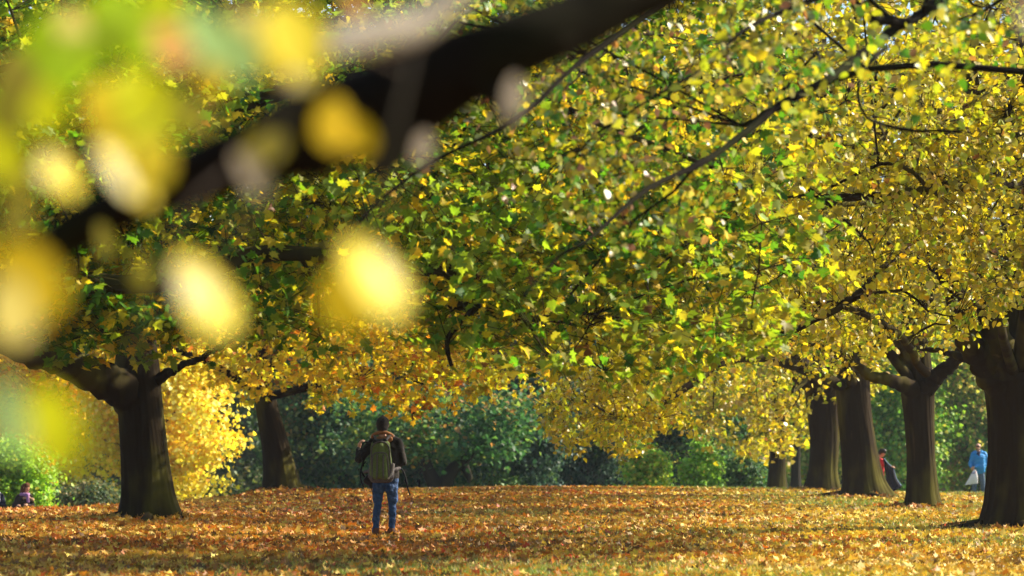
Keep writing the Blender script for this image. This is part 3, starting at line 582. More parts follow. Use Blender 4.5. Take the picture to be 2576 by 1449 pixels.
# ------------------------------------------------------------------ background trees and shrubs
def far_tree(name, label, px, D, half_w, top, low, pal, n, seed, group=None, cat='tree', size=.28, trunk=None, lobes=9, depth=None, lift=0.0):
    """crown: px centre, half width in px, top and bottom pixel rows"""
    rs = np.random.default_rng(seed); s = 7156 / D; c0 = P(px, low, D); c1 = P(px, top, D)
    bx, by = c0[0], D; bz = float(ground(bx, by)); org = np.array([bx, by, bz]); root = empty(name, org, label, cat, group)
    W = half_w / s; z0 = max(c0[2], bz + .05); z1 = c1[2]; H = (z1 - z0)
    dp = depth or W * .9
    cs = []; rs_ = []
    for i in range(lobes):
        f = (i + .5) / lobes; z = z0 + H * (.12 + .8 * f); wz = W * math.sqrt(max(.12, 1 - (2 * f - .75) ** 2 * .55))
        a = i * 2.4 + seed; cs.append((bx + math.cos(a) * wz * .5, by + math.sin(a) * dp * .5, z)); rs_.append((wz * rs.uniform(.5, .72), dp * rs.uniform(.5, .7), H / lobes * rs.uniform(1.5, 2.4)))
    m = int(n * 1.6) // lobes; P_, N_ = [], []
    for c, r in zip(cs, rs_):
        K = max(8, m // 60); d = unit(rs.normal(size=(K, 3))) * rs.uniform(.62, 1.22, (K, 1)); cl = np.array(c) + d * r
        q = cl[rs.integers(0, K, m)] + rs.normal(size=(m, 3)) * np.array([.32, .32, .20]) * (W / 4 + .45)
        P_.append(q); N_.append(unit((q - c) / r) + [0, 0, .5])
    pos = np.vstack(P_); nm = np.vstack(N_) + rs.normal(size=(len(pos), 3)) * .75
    ok = pos[:, 2] > ground(pos[:, 0], pos[:, 1]) + .03; pos = pos[ok]; nm = nm[ok]
    tip = rs.normal(size=pos.shape); tip[:, 2] -= .8
    V, F = leaves(FAR, pos, nm, tip, size * .74 * rs.uniform(.5, 1.25, len(pos)), rs)
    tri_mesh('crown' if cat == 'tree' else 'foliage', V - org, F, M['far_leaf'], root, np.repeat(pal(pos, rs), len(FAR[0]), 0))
    T = Tubes(); r0 = .10 * W ** .5 + .05 if trunk is None else trunk[0]
    hh = z0 + H * .8
    if cat == 'tree':
        T.add(catmull([(bx, by, bz - .1), (bx + .1, by, bz + (hh - bz) * .4), (bx, by + .1, hh)], 16), np.linspace(r0 * 1.25, r0 * .2, 16), 14, wob=.06)
        for i in range(7):
            a = i * 2.1 + seed; f = .2 + .09 * i; z = bz + (hh - bz) * f; L = W * .75
            T.add(catmull([(bx, by, z), (bx + math.cos(a) * L * .5, by + math.sin(a) * L * .5, z + .6), (bx + math.cos(a) * L, by + math.sin(a) * L, z + 1.0)], 8), np.linspace(r0 * .4, .03, 8), 6)
        T.build('trunk', M['bark_grey'] if trunk is None else trunk[1], root, org)
    else:
        for i in range(6):
            a = i * 1.05 + seed; T.add(catmull([(bx, by, bz - .05), (bx + math.cos(a) * W * .3, by + math.sin(a) * W * .3, bz + H * .4), (bx + math.cos(a) * W * .6, by + math.sin(a) * W * .6, bz + H * .75)], 8), np.linspace(.05, .012, 8), 5)
        T.build('stem', M['bark_twig'], root, org)
    return root
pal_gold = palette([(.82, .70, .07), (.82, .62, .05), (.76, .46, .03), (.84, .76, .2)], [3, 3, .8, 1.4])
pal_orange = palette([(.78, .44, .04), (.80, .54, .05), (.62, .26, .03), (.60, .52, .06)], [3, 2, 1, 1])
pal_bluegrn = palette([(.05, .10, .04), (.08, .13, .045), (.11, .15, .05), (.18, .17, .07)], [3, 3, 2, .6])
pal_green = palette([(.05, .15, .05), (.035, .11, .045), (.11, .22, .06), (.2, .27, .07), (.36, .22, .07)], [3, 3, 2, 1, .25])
pal_teal = palette([(.03, .08, .06), (.045, .11, .085), (.08, .15, .12), (.05, .10, .03)], [3, 3, 1.6, .8])  # spruce green, with the blue of distance haze put into the leaves
pal_bright = palette([(.30, .54, .05), (.20, .42, .04), (.42, .56, .08), (.12, .28, .03), (.55, .50, .08)], [3, 3, 2, 1.2, .5])  # greens brightened so the foliage looks sunlit
pal_mixed = palette([(.28, .42, .05), (.18, .34, .05), (.50, .50, .10), (.62, .50, .14), (.5, .32, .10)], [3, 3, 2, 1.1, .5])  # leaf colours raised here too for a sunlit look
G1 = 'trees beyond the leafy rise'; G2 = 'shrubs beyond the leafy rise'
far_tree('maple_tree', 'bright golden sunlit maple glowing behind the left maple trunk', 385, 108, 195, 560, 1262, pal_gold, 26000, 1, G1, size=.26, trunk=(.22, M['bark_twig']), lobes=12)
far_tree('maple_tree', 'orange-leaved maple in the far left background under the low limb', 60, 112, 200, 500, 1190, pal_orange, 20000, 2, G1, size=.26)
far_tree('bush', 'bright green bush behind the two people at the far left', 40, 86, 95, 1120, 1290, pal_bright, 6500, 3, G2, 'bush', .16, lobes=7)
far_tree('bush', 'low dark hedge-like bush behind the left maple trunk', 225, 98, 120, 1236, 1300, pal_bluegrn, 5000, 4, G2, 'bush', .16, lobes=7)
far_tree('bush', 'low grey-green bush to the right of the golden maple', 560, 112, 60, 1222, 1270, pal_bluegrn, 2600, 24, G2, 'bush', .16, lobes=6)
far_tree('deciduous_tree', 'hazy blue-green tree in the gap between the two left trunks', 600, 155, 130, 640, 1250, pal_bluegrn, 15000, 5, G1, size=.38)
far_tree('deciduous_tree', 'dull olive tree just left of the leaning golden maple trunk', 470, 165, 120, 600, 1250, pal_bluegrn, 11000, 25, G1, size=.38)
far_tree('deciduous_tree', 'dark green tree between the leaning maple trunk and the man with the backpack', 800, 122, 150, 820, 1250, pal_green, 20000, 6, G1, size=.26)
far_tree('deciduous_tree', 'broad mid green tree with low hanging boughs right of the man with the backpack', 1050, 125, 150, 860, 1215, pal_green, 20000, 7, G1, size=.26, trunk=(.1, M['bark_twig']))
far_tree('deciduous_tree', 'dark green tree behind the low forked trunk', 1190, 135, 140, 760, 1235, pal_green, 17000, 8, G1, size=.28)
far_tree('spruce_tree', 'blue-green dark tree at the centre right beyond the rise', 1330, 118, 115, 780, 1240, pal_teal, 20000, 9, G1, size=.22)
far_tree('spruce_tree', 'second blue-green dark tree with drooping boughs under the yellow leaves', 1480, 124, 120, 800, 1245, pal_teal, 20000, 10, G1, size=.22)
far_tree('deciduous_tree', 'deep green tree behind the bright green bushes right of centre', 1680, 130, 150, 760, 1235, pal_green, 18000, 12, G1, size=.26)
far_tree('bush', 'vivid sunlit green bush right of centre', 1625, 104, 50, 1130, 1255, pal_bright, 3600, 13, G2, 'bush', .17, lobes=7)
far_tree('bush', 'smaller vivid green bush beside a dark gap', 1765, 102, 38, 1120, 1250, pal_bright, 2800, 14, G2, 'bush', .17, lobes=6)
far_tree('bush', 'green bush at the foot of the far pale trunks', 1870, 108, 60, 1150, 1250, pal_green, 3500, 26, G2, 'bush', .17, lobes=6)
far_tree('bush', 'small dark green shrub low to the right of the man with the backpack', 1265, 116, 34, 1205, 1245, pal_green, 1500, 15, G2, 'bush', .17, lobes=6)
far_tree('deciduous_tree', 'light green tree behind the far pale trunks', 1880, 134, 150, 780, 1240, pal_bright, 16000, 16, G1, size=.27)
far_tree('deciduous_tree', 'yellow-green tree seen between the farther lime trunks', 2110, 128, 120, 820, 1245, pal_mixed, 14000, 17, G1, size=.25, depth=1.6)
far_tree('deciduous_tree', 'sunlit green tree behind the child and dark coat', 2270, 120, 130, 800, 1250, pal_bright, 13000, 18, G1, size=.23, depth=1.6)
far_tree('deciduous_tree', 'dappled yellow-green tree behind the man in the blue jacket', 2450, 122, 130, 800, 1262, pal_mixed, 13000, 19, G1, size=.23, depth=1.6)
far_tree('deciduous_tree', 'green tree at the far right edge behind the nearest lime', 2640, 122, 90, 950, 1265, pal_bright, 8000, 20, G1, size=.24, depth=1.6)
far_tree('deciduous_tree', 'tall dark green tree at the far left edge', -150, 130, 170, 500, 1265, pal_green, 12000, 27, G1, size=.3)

def forked_trunk():
    D = 112; b = P(1118, 1240, D); org = np.array([b[0], D, float(ground(b[0], D))])
    root = empty('forked_tree', org, 'low forked grey-brown trunk in the dark trees right of the man with the backpack', 'tree', G1)
    T = Tubes(); s = 7156 / D
    for pts in ([(1118, 1262, 30), (1092, 1215, 19), (1068, 1165, 15), (1050, 1135, 11), (1000, 1110, 7), (960, 1095, 4)], [(1112, 1262, 26), (1122, 1215, 19), (1140, 1180, 17), (1168, 1160, 13), (1200, 1130, 9), (1250, 1110, 5)], [(1165, 1165, 12), (1180, 1200, 9), (1178, 1215, 4)], [(1070, 1168, 9), (1090, 1120, 8), (1120, 1060, 6), (1130, 960, 4)]):
        a = np.array([(*P(x, y, D), w_ / s) for x, y, w_ in pts]); T.add(catmull(a[:, :3], 18), np.interp(np.linspace(0, 1, 18), np.linspace(0, 1, len(a)), a[:, 3]), 14, wob=.08)
    T.build('trunk', M['bark_grey'], root, org)
    rs = np.random.default_rng(77); n = 7000
    cl = np.array([P(x, y, D) for x, y in zip(rs.uniform(880, 1330, 90), 1000 + 140 * rs.uniform(size=90))]); cl[:, 1] += rs.uniform(-3, 2.5, 90)
    pos = cl[rs.integers(0, 90, n)] + rs.normal(size=(n, 3)) * [.55, .5, .28]
    V, F = leaves(FAR, pos, rs.normal(size=(n, 3)) * .7 + [0, 0, .8], rs.normal(size=(n, 3)) - [0, 0, .8], .22 * rs.uniform(.6, 1.2, n), rs)
    tri_mesh('crown', V - org, F, M['far_leaf'], root, np.repeat(pal_green(pos, rs), len(FAR[0]), 0))
forked_trunk()

def pale_trunks():
    for (px, D, w0, top, lab, mat, sd) in ((1956, 100, 24, 700, 'dark brown bare trunk left of the lime row in the distance', 'bark_maple', 91), (2002, 106, 13, 760, 'slim pale grey trunk beside the dark distant trunk', 'bark_grey', 92)):
        s = 7156 / D; b = P(px, 1235, D)
        make_tree('distant_lime_tree', lab, 'bare trunks left of the lime row', (b[0], D), TP(D, [(px, 1262, w0), (px, 1180, w0 * .85), (px + 2, 1080, w0 * .8), (px + 3, 950, w0 * .7), (px, 700, w0 * .5), (px, 300, w0 * .3)]),
                  [((b[0] - .5, D - 2, 6.5), (4.0, 4, 4.2), 260), ((b[0] - 1, D - 3, 3.0), (2.6, 3, 1.6), 130)], FAR, PAL_LIME, 6, 26, .20, sd, M[mat], fork=3.0, leafmat='lime_leaf', per=16, spread=.7, droop=.7, layered=False, roots=3,
                  bottom=[(-600, 1000), (1700, 1050), (1800, 1130), (1900, 1190), (1990, 1200), (2060, 1130), (2200, 1000), (3000, 900)])
pale_trunks()

def far_wood():
    rs = np.random.default_rng(123); n = 150000
    K = 2600; cx = rs.uniform(-62, 62, K); cyy = rs.uniform(168, 205, K); cz = rs.uniform(-1.5, 30, K) * (1 - .12 * np.abs(np.sin(cx * .21))); cz[:500] = rs.uniform(-2.6, 3, 500)
    cl = np.column_stack([cx, cyy, cz]); pos = cl[rs.integers(0, K, n)] + rs.normal(size=(n, 3)) * [.9, .8, .6]
    V, F = leaves(FAR, pos, rs.normal(size=(n, 3)) + [.3, -.5, .6], rs.normal(size=(n, 3)) - [0, 0, .5], .62 * rs.uniform(.6, 1.3, n), rs)
    pal = palette([(.06, .12, .04), (.10, .17, .05), (.20, .22, .05), (.40, .28, .05), (.05, .10, .06)], [3, 3, 2, 1.6, 2])
    o = tri_mesh('distant_wood', V, F, M['far_leaf'], None, np.repeat(pal(pos * .25, rs), len(FAR[0]), 0)); tag(o, 'far off mixed woodland closing the view behind the park trees', 'woodland', kind='stuff')
far_wood()
print('background', round(time.time() - T0, 1))
# ------------------------------------------------------------------ people
C = {}
def cm(name, c, **k):
    if name not in C: C[name] = cloth_mat(name, c, **k)
    return C[name]
SKIN = cm('skin', (.50, .27, .18), var=.08, rough=.55, bump=.0005)

def capsule(p0, r0, p1, r1, sq=(1, 1, 1), k=18):
    p0 = np.array(p0, float); p1 = np.array(p1, float); d = p1 - p0; L = np.linalg.norm(d)
    t = d / L if L > 1e-6 else np.array([0, 0, 1.0])
    ref = np.array([1.0, 0, 0]) if abs(t[0]) < .9 else np.array([0, 1.0, 0])
    a = np.cross(t, ref); a /= np.linalg.norm(a); b = np.cross(t, a)
    rings = [(p0 - t * r0 * math.cos(q), r0 * math.sin(q)) for q in np.linspace(0.12, math.pi / 2, 5)] + [(p1 + t * r1 * math.sin(q), r1 * math.cos(q)) for q in np.linspace(0, math.pi / 2 - .12, 5)]
    V = []; F = []
    for c, r in rings:
        for j in range(k):
            an = j / k * TAU; V.append(c + r * (math.cos(an) * a + math.sin(an) * b))
    n = len(rings)
    for i in range(n - 1):
        for j in range(k): F.append((i * k + j, i * k + (j + 1) % k, (i + 1) * k + (j + 1) % k, (i + 1) * k + j))
    F.append(tuple(range(k - 1, -1, -1))); F.append(tuple((n - 1) * k + j for j in range(k)))
    return V, F
def ell(c, r, k=16):       # ellipsoid
    V = []; F = []
    m = 10
    for i in range(m + 1):
        q = math.pi * (i + .15) / (m + .3)
        for j in range(k): V.append(np.array(c) + np.array(r) * [math.sin(q) * math.cos(j / k * TAU), math.sin(q) * math.sin(j / k * TAU), math.cos(q)])
    for i in range(m):
        for j in range(k): F.append((i * k + j, (i + 1) * k + j, (i + 1) * k + (j + 1) % k, i * k + (j + 1) % k))
    F.append(tuple(range(k))); F.append(tuple(m * k + j for j in range(k - 1, -1, -1)))
    return V, F
def blob(name, shapes, mat, parent, voxel=.012, smooth=6, wrinkle=0.0, seed=0):
    V = []; F = []
    for s in shapes:
        v, f = capsule(*s) if len(s) >= 4 else ell(*s)
        n0 = len(V); V += [tuple(x) for x in v]; F += [tuple(i + n0 for i in q) for q in f]
    me = bpy.data.meshes.new(name); me.from_pydata(V, [], F); me.update()
    bm = bmesh.new(); bm.from_mesh(me); bmesh.ops.recalc_face_normals(bm, faces=bm.faces); bm.to_mesh(me); bm.free()
    o = bpy.data.objects.new(name, me); COL.objects.link(o)
    r = o.modifiers.new('r', 'REMESH'); r.mode = 'VOXEL'; r.voxel_size = voxel
    if smooth: s = o.modifiers.new('s', 'SMOOTH'); s.iterations = smooth; s.factor = .6
    dg = bpy.context.evaluated_depsgraph_get(); dg.update()
    m2 = bpy.data.meshes.new_from_object(o.evaluated_get(dg)); o.modifiers.clear(); o.data = m2; bpy.data.meshes.remove(me)
    if wrinkle:
        n = len(m2.vertices); co = np.zeros(n * 3, np.float32); m2.vertices.foreach_get('co', co); co = co.reshape(-1, 3)
        no = np.zeros(n * 3, np.float32); m2.vertices.foreach_get('normal', no); no = no.reshape(-1, 3)
        w_ = noise3(co * [1, 1, 2.6], 16, seed) * .6 + noise3(co * [1.6, 1.6, 1], 34, seed + 1) * .4
        co += no * (w_ * wrinkle)[:, None]; m2.vertices.foreach_set('co', co.ravel()); m2.update()
    m2.materials.clear(); m2.materials.append(mat); m2.polygons.foreach_set('use_smooth', np.ones(len(m2.polygons), bool))
    if parent: o.parent = parent
    return o
def tube_part(name, pts, r, mat, parent, k=8, flat=1.0):
    T = Tubes(); pp = catmull(pts, max(10, len(pts) * 6)); T.add(pp, np.full(len(pp), r) if np.isscalar(r) else np.interp(np.linspace(0, 1, len(pp)), np.linspace(0, 1, len(r)), r), k)
    return T.build(name, mat, parent)
def hand(w_, d, side, up, curl=.5, s=1.0):
    """capsules of a hand: wrist w_, direction d of the palm, thumb side vector, 'up' = back of hand"""
    w_ = np.array(w_, float); d = unit(np.array(d, float)); up = unit(np.array(up, float)); sd = np.cross(d, up) * side
    S_ = [(w_, .024 * s, w_ + d * .045 * s, .03 * s)]
    for i, L in enumerate((.072, .08, .074, .058)):
        b = w_ + d * .075 * s + sd * (.032 - .021 * i) * s; S_.append((w_ + d * .035 * s + sd * (.02 - .014 * i) * s, .016 * s, b, .0115 * s))
        d2 = unit(d * math.cos(curl) - up * math.sin(curl)); d3 = unit(d * math.cos(curl * 2.2) - up * math.sin(curl * 2.2))
        m = b + d2 * L * .5 * s; S_ += [(b, .0105 * s, m, .0095 * s), (m, .0095 * s, m + d3 * L * .5 * s, .008 * s)]
    t0 = w_ + d * .03 * s + sd * .026 * s; t1 = t0 + unit(d * .7 + sd * .8 - up * .2) * .04 * s; S_ += [(t0, .014 * s, t1, .011 * s), (t1, .011 * s, t1 + unit(d + sd * .2 - up * .4) * .03 * s, .009 * s)]
    return S_
def head_shapes(c, face, s=1.0, tilt=0.0):
    """skull, jaw, nose, ears; face = horizontal facing vector"""
    c = np.array(c, float); f = unit(np.array([face[0], face[1], -tilt])); r = unit(np.cross(f, [0, 0, 1])); u = np.cross(r, f)
    def p(x, y, z): return c + r * x * s + f * y * s + u * z * s
    return [(p(0, -.018, .03), .083 * s, p(0, .02, .03), .078 * s), (p(0, .02, -.02), .068 * s, p(0, .045, -.075), .038 * s), (p(0, .088, .005), .009 * s, p(0, .105, -.02), .013 * s),
            (p(-.079, 0, -.005), .014 * s, p(-.084, -.012, .02), .016 * s), (p(.079, 0, -.005), .014 * s, p(.084, -.012, .02), .016 * s), (p(-.03, .075, .03), .014 * s, p(.03, .075, .03), .014 * s),
            (p(-.022, .082, -.05), .009 * s, p(.022, .082, -.05), .009 * s), (p(0, -.02, -.08), .052 * s, p(0, -.035, -.16), .058 * s)], p

def backpacker():
    b = P(967, 1347, 41.8); x0, y0 = b[0], b[1]; z0 = float(ground(x0, y0))
    root = empty('person', (x0, y0, z0), 'person seen from behind in black jacket, blue jeans and dark beanie with a green rucksack', 'person')
    jk = cm('black_jacket', (.010, .007, .006), var=.35, scale=90); jn = cm('blue_denim', (.022, .055, .145), var=.4, scale=22, bump=.004, bscale=26); tan = cm('tan_fleece', (.27, .115, .045), var=.3, scale=60)
    bt = cm('brown_boot', (.09, .035, .02), var=.3); hat = cm('dark_knit', (.018, .013, .012), var=.4, scale=120)
    sh, ph = head_shapes((-.03, .0, 1.645), (.06, 1), 1.0, .05)
    el = (-.375, .02, 1.165); wl = (-.385, .16, 1.345)
    er = (.265, .01, 1.13); wr = (.12, .23, 1.08)
    body = sh + [(( -.17, 0, 1.40), .06, (.15, 0, 1.41), .06), ((-.07, 0, 1.3), .11, (.07, 0, 1.3), .11), ((-.07, 0, 1.0), .09, (.07, 0, 1.0), .09), ((-.05, 0, 1.3), .1, (-.04, 0, .95), .1), ((.07, 0, 1.3), .1, (.06, 0, .95), .1),
            ((-.18, 0, 1.40), .052, el, .04), (el, .04, wl, .028), ((.19, 0, 1.41), .052, er, .04), (er, .04, wr, .028),
            ((-.08, 0, .88), .08, (-.105, .01, .48), .038), ((-.105, .01, .48), .038, (-.132, -.005, .09), .026), ((.095, 0, .88), .08, (.118, .022, .48), .038), ((.118, .022, .48), .038, (.103, -.004, .09), .026),
            ((-.125, -.01, .05), .035, (-.135, .15, .035), .03), ((.10, -.01, .05), .035, (.115, .15, .035), .03)]
    body += hand(wl, (.25, -.25, .9), -1, (-.9, -.2, .1), .7) + hand(wr, (-.9, .5, -.1), 1, (.2, .8, .4), .6)
    blob('body', body, SKIN, root, .009, 3)
    blob('jacket', [((-.165, 0, 1.405), .085, (.145, 0, 1.415), .085), ((-.09, .0, 1.32), .125, (.085, 0, 1.32), .125), ((-.085, 0, 1.1), .12, (.09, 0, 1.1), .12), ((-.07, 0, .93), .115, (.105, 0, .93), .115), ((-.08, 0, 1.3), .12, (-.055, 0, .93), .115), ((.08, 0, 1.3), .12, (.105, 0, .92), .115),
            ((-.185, 0, 1.39), .078, el, .068), (el, .068, (wl[0] - .002, wl[1] - .03, wl[2] - .03), .044), ((.19, 0, 1.40), .08, er, .068), (er, .068, (wr[0] + .02, wr[1] - .02, wr[2]), .045), ((-.02, -.02, 1.42), .09, (-.03, 0, 1.50), .07)], jk, root, .014, 6, .009, 3)
    blob('shoulder_yoke', [((-.10, -.075, 1.455), .045, (.08, -.075, 1.46), .045), ((-.05, -.10, 1.41), .035, (.04, -.10, 1.41), .035)], tan, root, .012, 5, .003, 4)
    a = np.linspace(-.35, math.pi + .35, 15)
    blob('collar', [((-.03 + .15 * math.cos(a[i]), -.01 - .085 * math.sin(a[i]), 1.475 + .085 * max(0, math.sin(a[i]))), .029, (-.03 + .15 * math.cos(a[i + 1]), -.01 - .085 * math.sin(a[i + 1]), 1.475 + .085 * max(0, math.sin(a[i + 1]))), .029) for i in range(14)], tan, root, .010, 3, .004, 5)
    blob('beanie', [(ph(0, -.012, .035), .099, ph(0, .012, .06), .094), (ph(0, -.035, -.02), .085, ph(0, -.02, .02), .096), (ph(0, -.04, -.07), .07, ph(0, -.04, -.02), .082), (ph(0, 0, .14), .022, ph(0, 0, .155), .02)], hat, root, .010, 3, .003, 6)
    blob('jeans', [((-.075, 0, .86), .105, (.10, 0, .86), .105), ((-.082, 0, .84), .104, (-.105, .012, .49), .062), ((-.105, .012, .49), .060, (-.135, -.01, .11), .046), ((.105, 0, .84), .104, (.12, .025, .49), .062), ((.12, .025, .49), .060, (.105, -.005, .11), .046), ((-.06, -.05, .80), .075, (-.06, -.04, .72), .07), ((.08, -.05, .80), .075, (.08, -.04, .72), .07)], jn, root, .011, 3, .016, 9)
    tube_part('belt', [(-.03 + .155 * math.cos(q) * 1.1 + .04, .11 * math.sin(q), .925) for q in np.linspace(0, TAU, 14)], .014, jk, root)
    for sx, n_ in ((-.126, 0), (.104, 1)):
        bo = blob('boot', [((sx, -.015, .055), .052, (sx * 1.06, .11, .045), .044), ((sx, -.01, .06), .05, (sx, -.01, .125), .056), ((sx, -.02, .035), .048, (sx * 1.04, .15, .03), .036)], bt, root, .009, 2, .003, 2 + n_)
    # rucksack
    g = cm('green_ripstop', (.095, .135, .040), var=.25, scale=50, bump=.002); gy = cm('grey_webbing', (.085, .075, .082), var=.2, scale=50); lt = cm('pale_mesh', (.36, .33, .34), var=.3, scale=120); bk = cm('black_strap', (.008, .008, .010), var=.3)
    bp = empty('rucksack', (x0 - .05, y0 - .20, z0 + .86), 'large green and grey hiking rucksack with loose straps on the back of the person', 'rucksack')
    def B(n, sh_, m, vx=.010, sm=3, wr_=.004, sd=1): return blob(n, sh_, m, bp, vx, sm, wr_, sd)
    B('main_compartment', [((-.085, 0, .52), .055, (.085, 0, .52), .055), ((-.085, 0, .09), .075, (.11, 0, .09), .075), ((-.08, .0, .1), .085, (-.085, 0, .5), .06), ((.10, 0, .1), .085, (.08, 0, .5), .06), ((0, -.02, .1), .09, (0, -.02, .48), .07)], g, sd=2)
    B('front_pocket', [((-.06, -.085, .06), .055, (-.06, -.07, .34), .045), ((.06, -.085, .06), .055, (.05, -.07, .34), .045), ((0, -.10, .07), .055, (0, -.085, .34), .045)], g, sd=5)
    tube_part('piping', [(-.115, -.09, .02), (-.118, -.095, .2), (-.10, -.095, .37), (0, -.115, .40), (.09, -.095, .37), (.115, -.095, .2), (.125, -.09, .03)], .010, gy, bp)
    for xx in (-.045, .045): tube_part('webbing', [(xx * 1.1, -.142, .02), (xx, -.148, .12), (xx, -.136, .3), (xx, -.12, .37)], .010, gy, bp)
    tube_part('piping', [(-.12, -.05, .10), (-.13, -.055, .3), (-.125, -.05, .47), (-.05, -.08, .55), (.06, -.08, .55), (.125, -.05, .47), (.14, -.055, .3), (.16, -.06, .16)], .011, gy, bp)
    B('base_panel', [((-.09, .01, .03), .07, (.12, .01, .03), .07), ((-.13, .02, .06), .055, (-.14, .02, .16), .04)], gy, sd=6)
    B('side_pocket', [((.15, -.02, .06), .055, (.175, -.01, .22), .035), ((.13, -.06, .05), .04, (.17, -.05, .2), .02)], gy, sd=7)
    B('mesh_panel', [((.165, -.062, .09), .022, (.195, -.05, .23), .018), ((.12, -.085, .03), .020, (.165, -.068, .09), .022)], lt, sd=8)
    B('lid', [((-.08, .0, .57), .035, (.07, .0, .575), .035), ((-.09, -.03, .55), .03, (.0, -.05, .57), .028)], bk, sd=9)
    B('hip_belt', [((-.16, .03, .13), .03, (-.24, .16, .12), .024), ((.15, .03, .13), .035, (.27, .13, .17), .03), ((-.16, .03, .13), .03, (.15, .03, .13), .03)], gy, sd=10)
    for s_, x1 in ((-1, -.17), (1, .17)):
        tube_part('shoulder_strap', [(s_ * .07, .02, .56), (s_ * .10 + .01, .09, .63), (s_ * .14 + .03, .19, .655), (s_ * .17 + .03, .31, .57), (s_ * .17 + .03, .335, .40), (s_ * .17 + .05, .25, .2)], .020, gy, bp)
    tube_part('strap', [(-.13, .02, .54), (-.24, .0, .55), (-.285, -.01, .45), (-.275, .02, .33), (-.25, .05, .2)], .010, bk, bp)
    tube_part('strap', [(.27, .13, .18), (.33, .10, .13), (.37, .06, .02), (.385, .04, -.08), (.43, .03, -.22)], .011, bk, bp)
    B('buckle', [((.365, .06, .0), .017, (.385, .05, -.05), .016), ((.38, .04, -.08), .012, (.41, .03, -.09), .010)], bk, .007, 1, 0)
    tube_part('strap', [(-.22, .1, .27), (-.285, .06, .18), (-.29, .04, .02), (-.25, .05, -.1)], .010, bk, bp)
    # camera bag at the left hip
    cb = empty('camera_bag', (x0 - .23, y0 + .02, z0 + .78), 'small black shoulder bag hanging at the left hip of the person with the rucksack', 'bag')
    blob('pouch', [((-.02, 0, .07), .06, (.05, .0, .05), .065), ((-.0, 0, .12), .05, (.06, 0, .10), .05), ((.04, 0, .0), .045, (.07, 0, .02), .05)], cm('black_nylon', (.014, .010, .010), var=.3), cb, .010, 3, .003, 3)
    tube_part('strap', [(-.06, -.02, .12), (-.11, -.02, .22), (-.09, -.01, .33), (-.05, .0, .42)], .012, C['black_strap'], cb)
    tube_part('cord', [(.03, -.05, 0), (.05, -.06, -.08), (.07, -.05, -.15)], .005, C['black_strap'], cb)
backpacker()

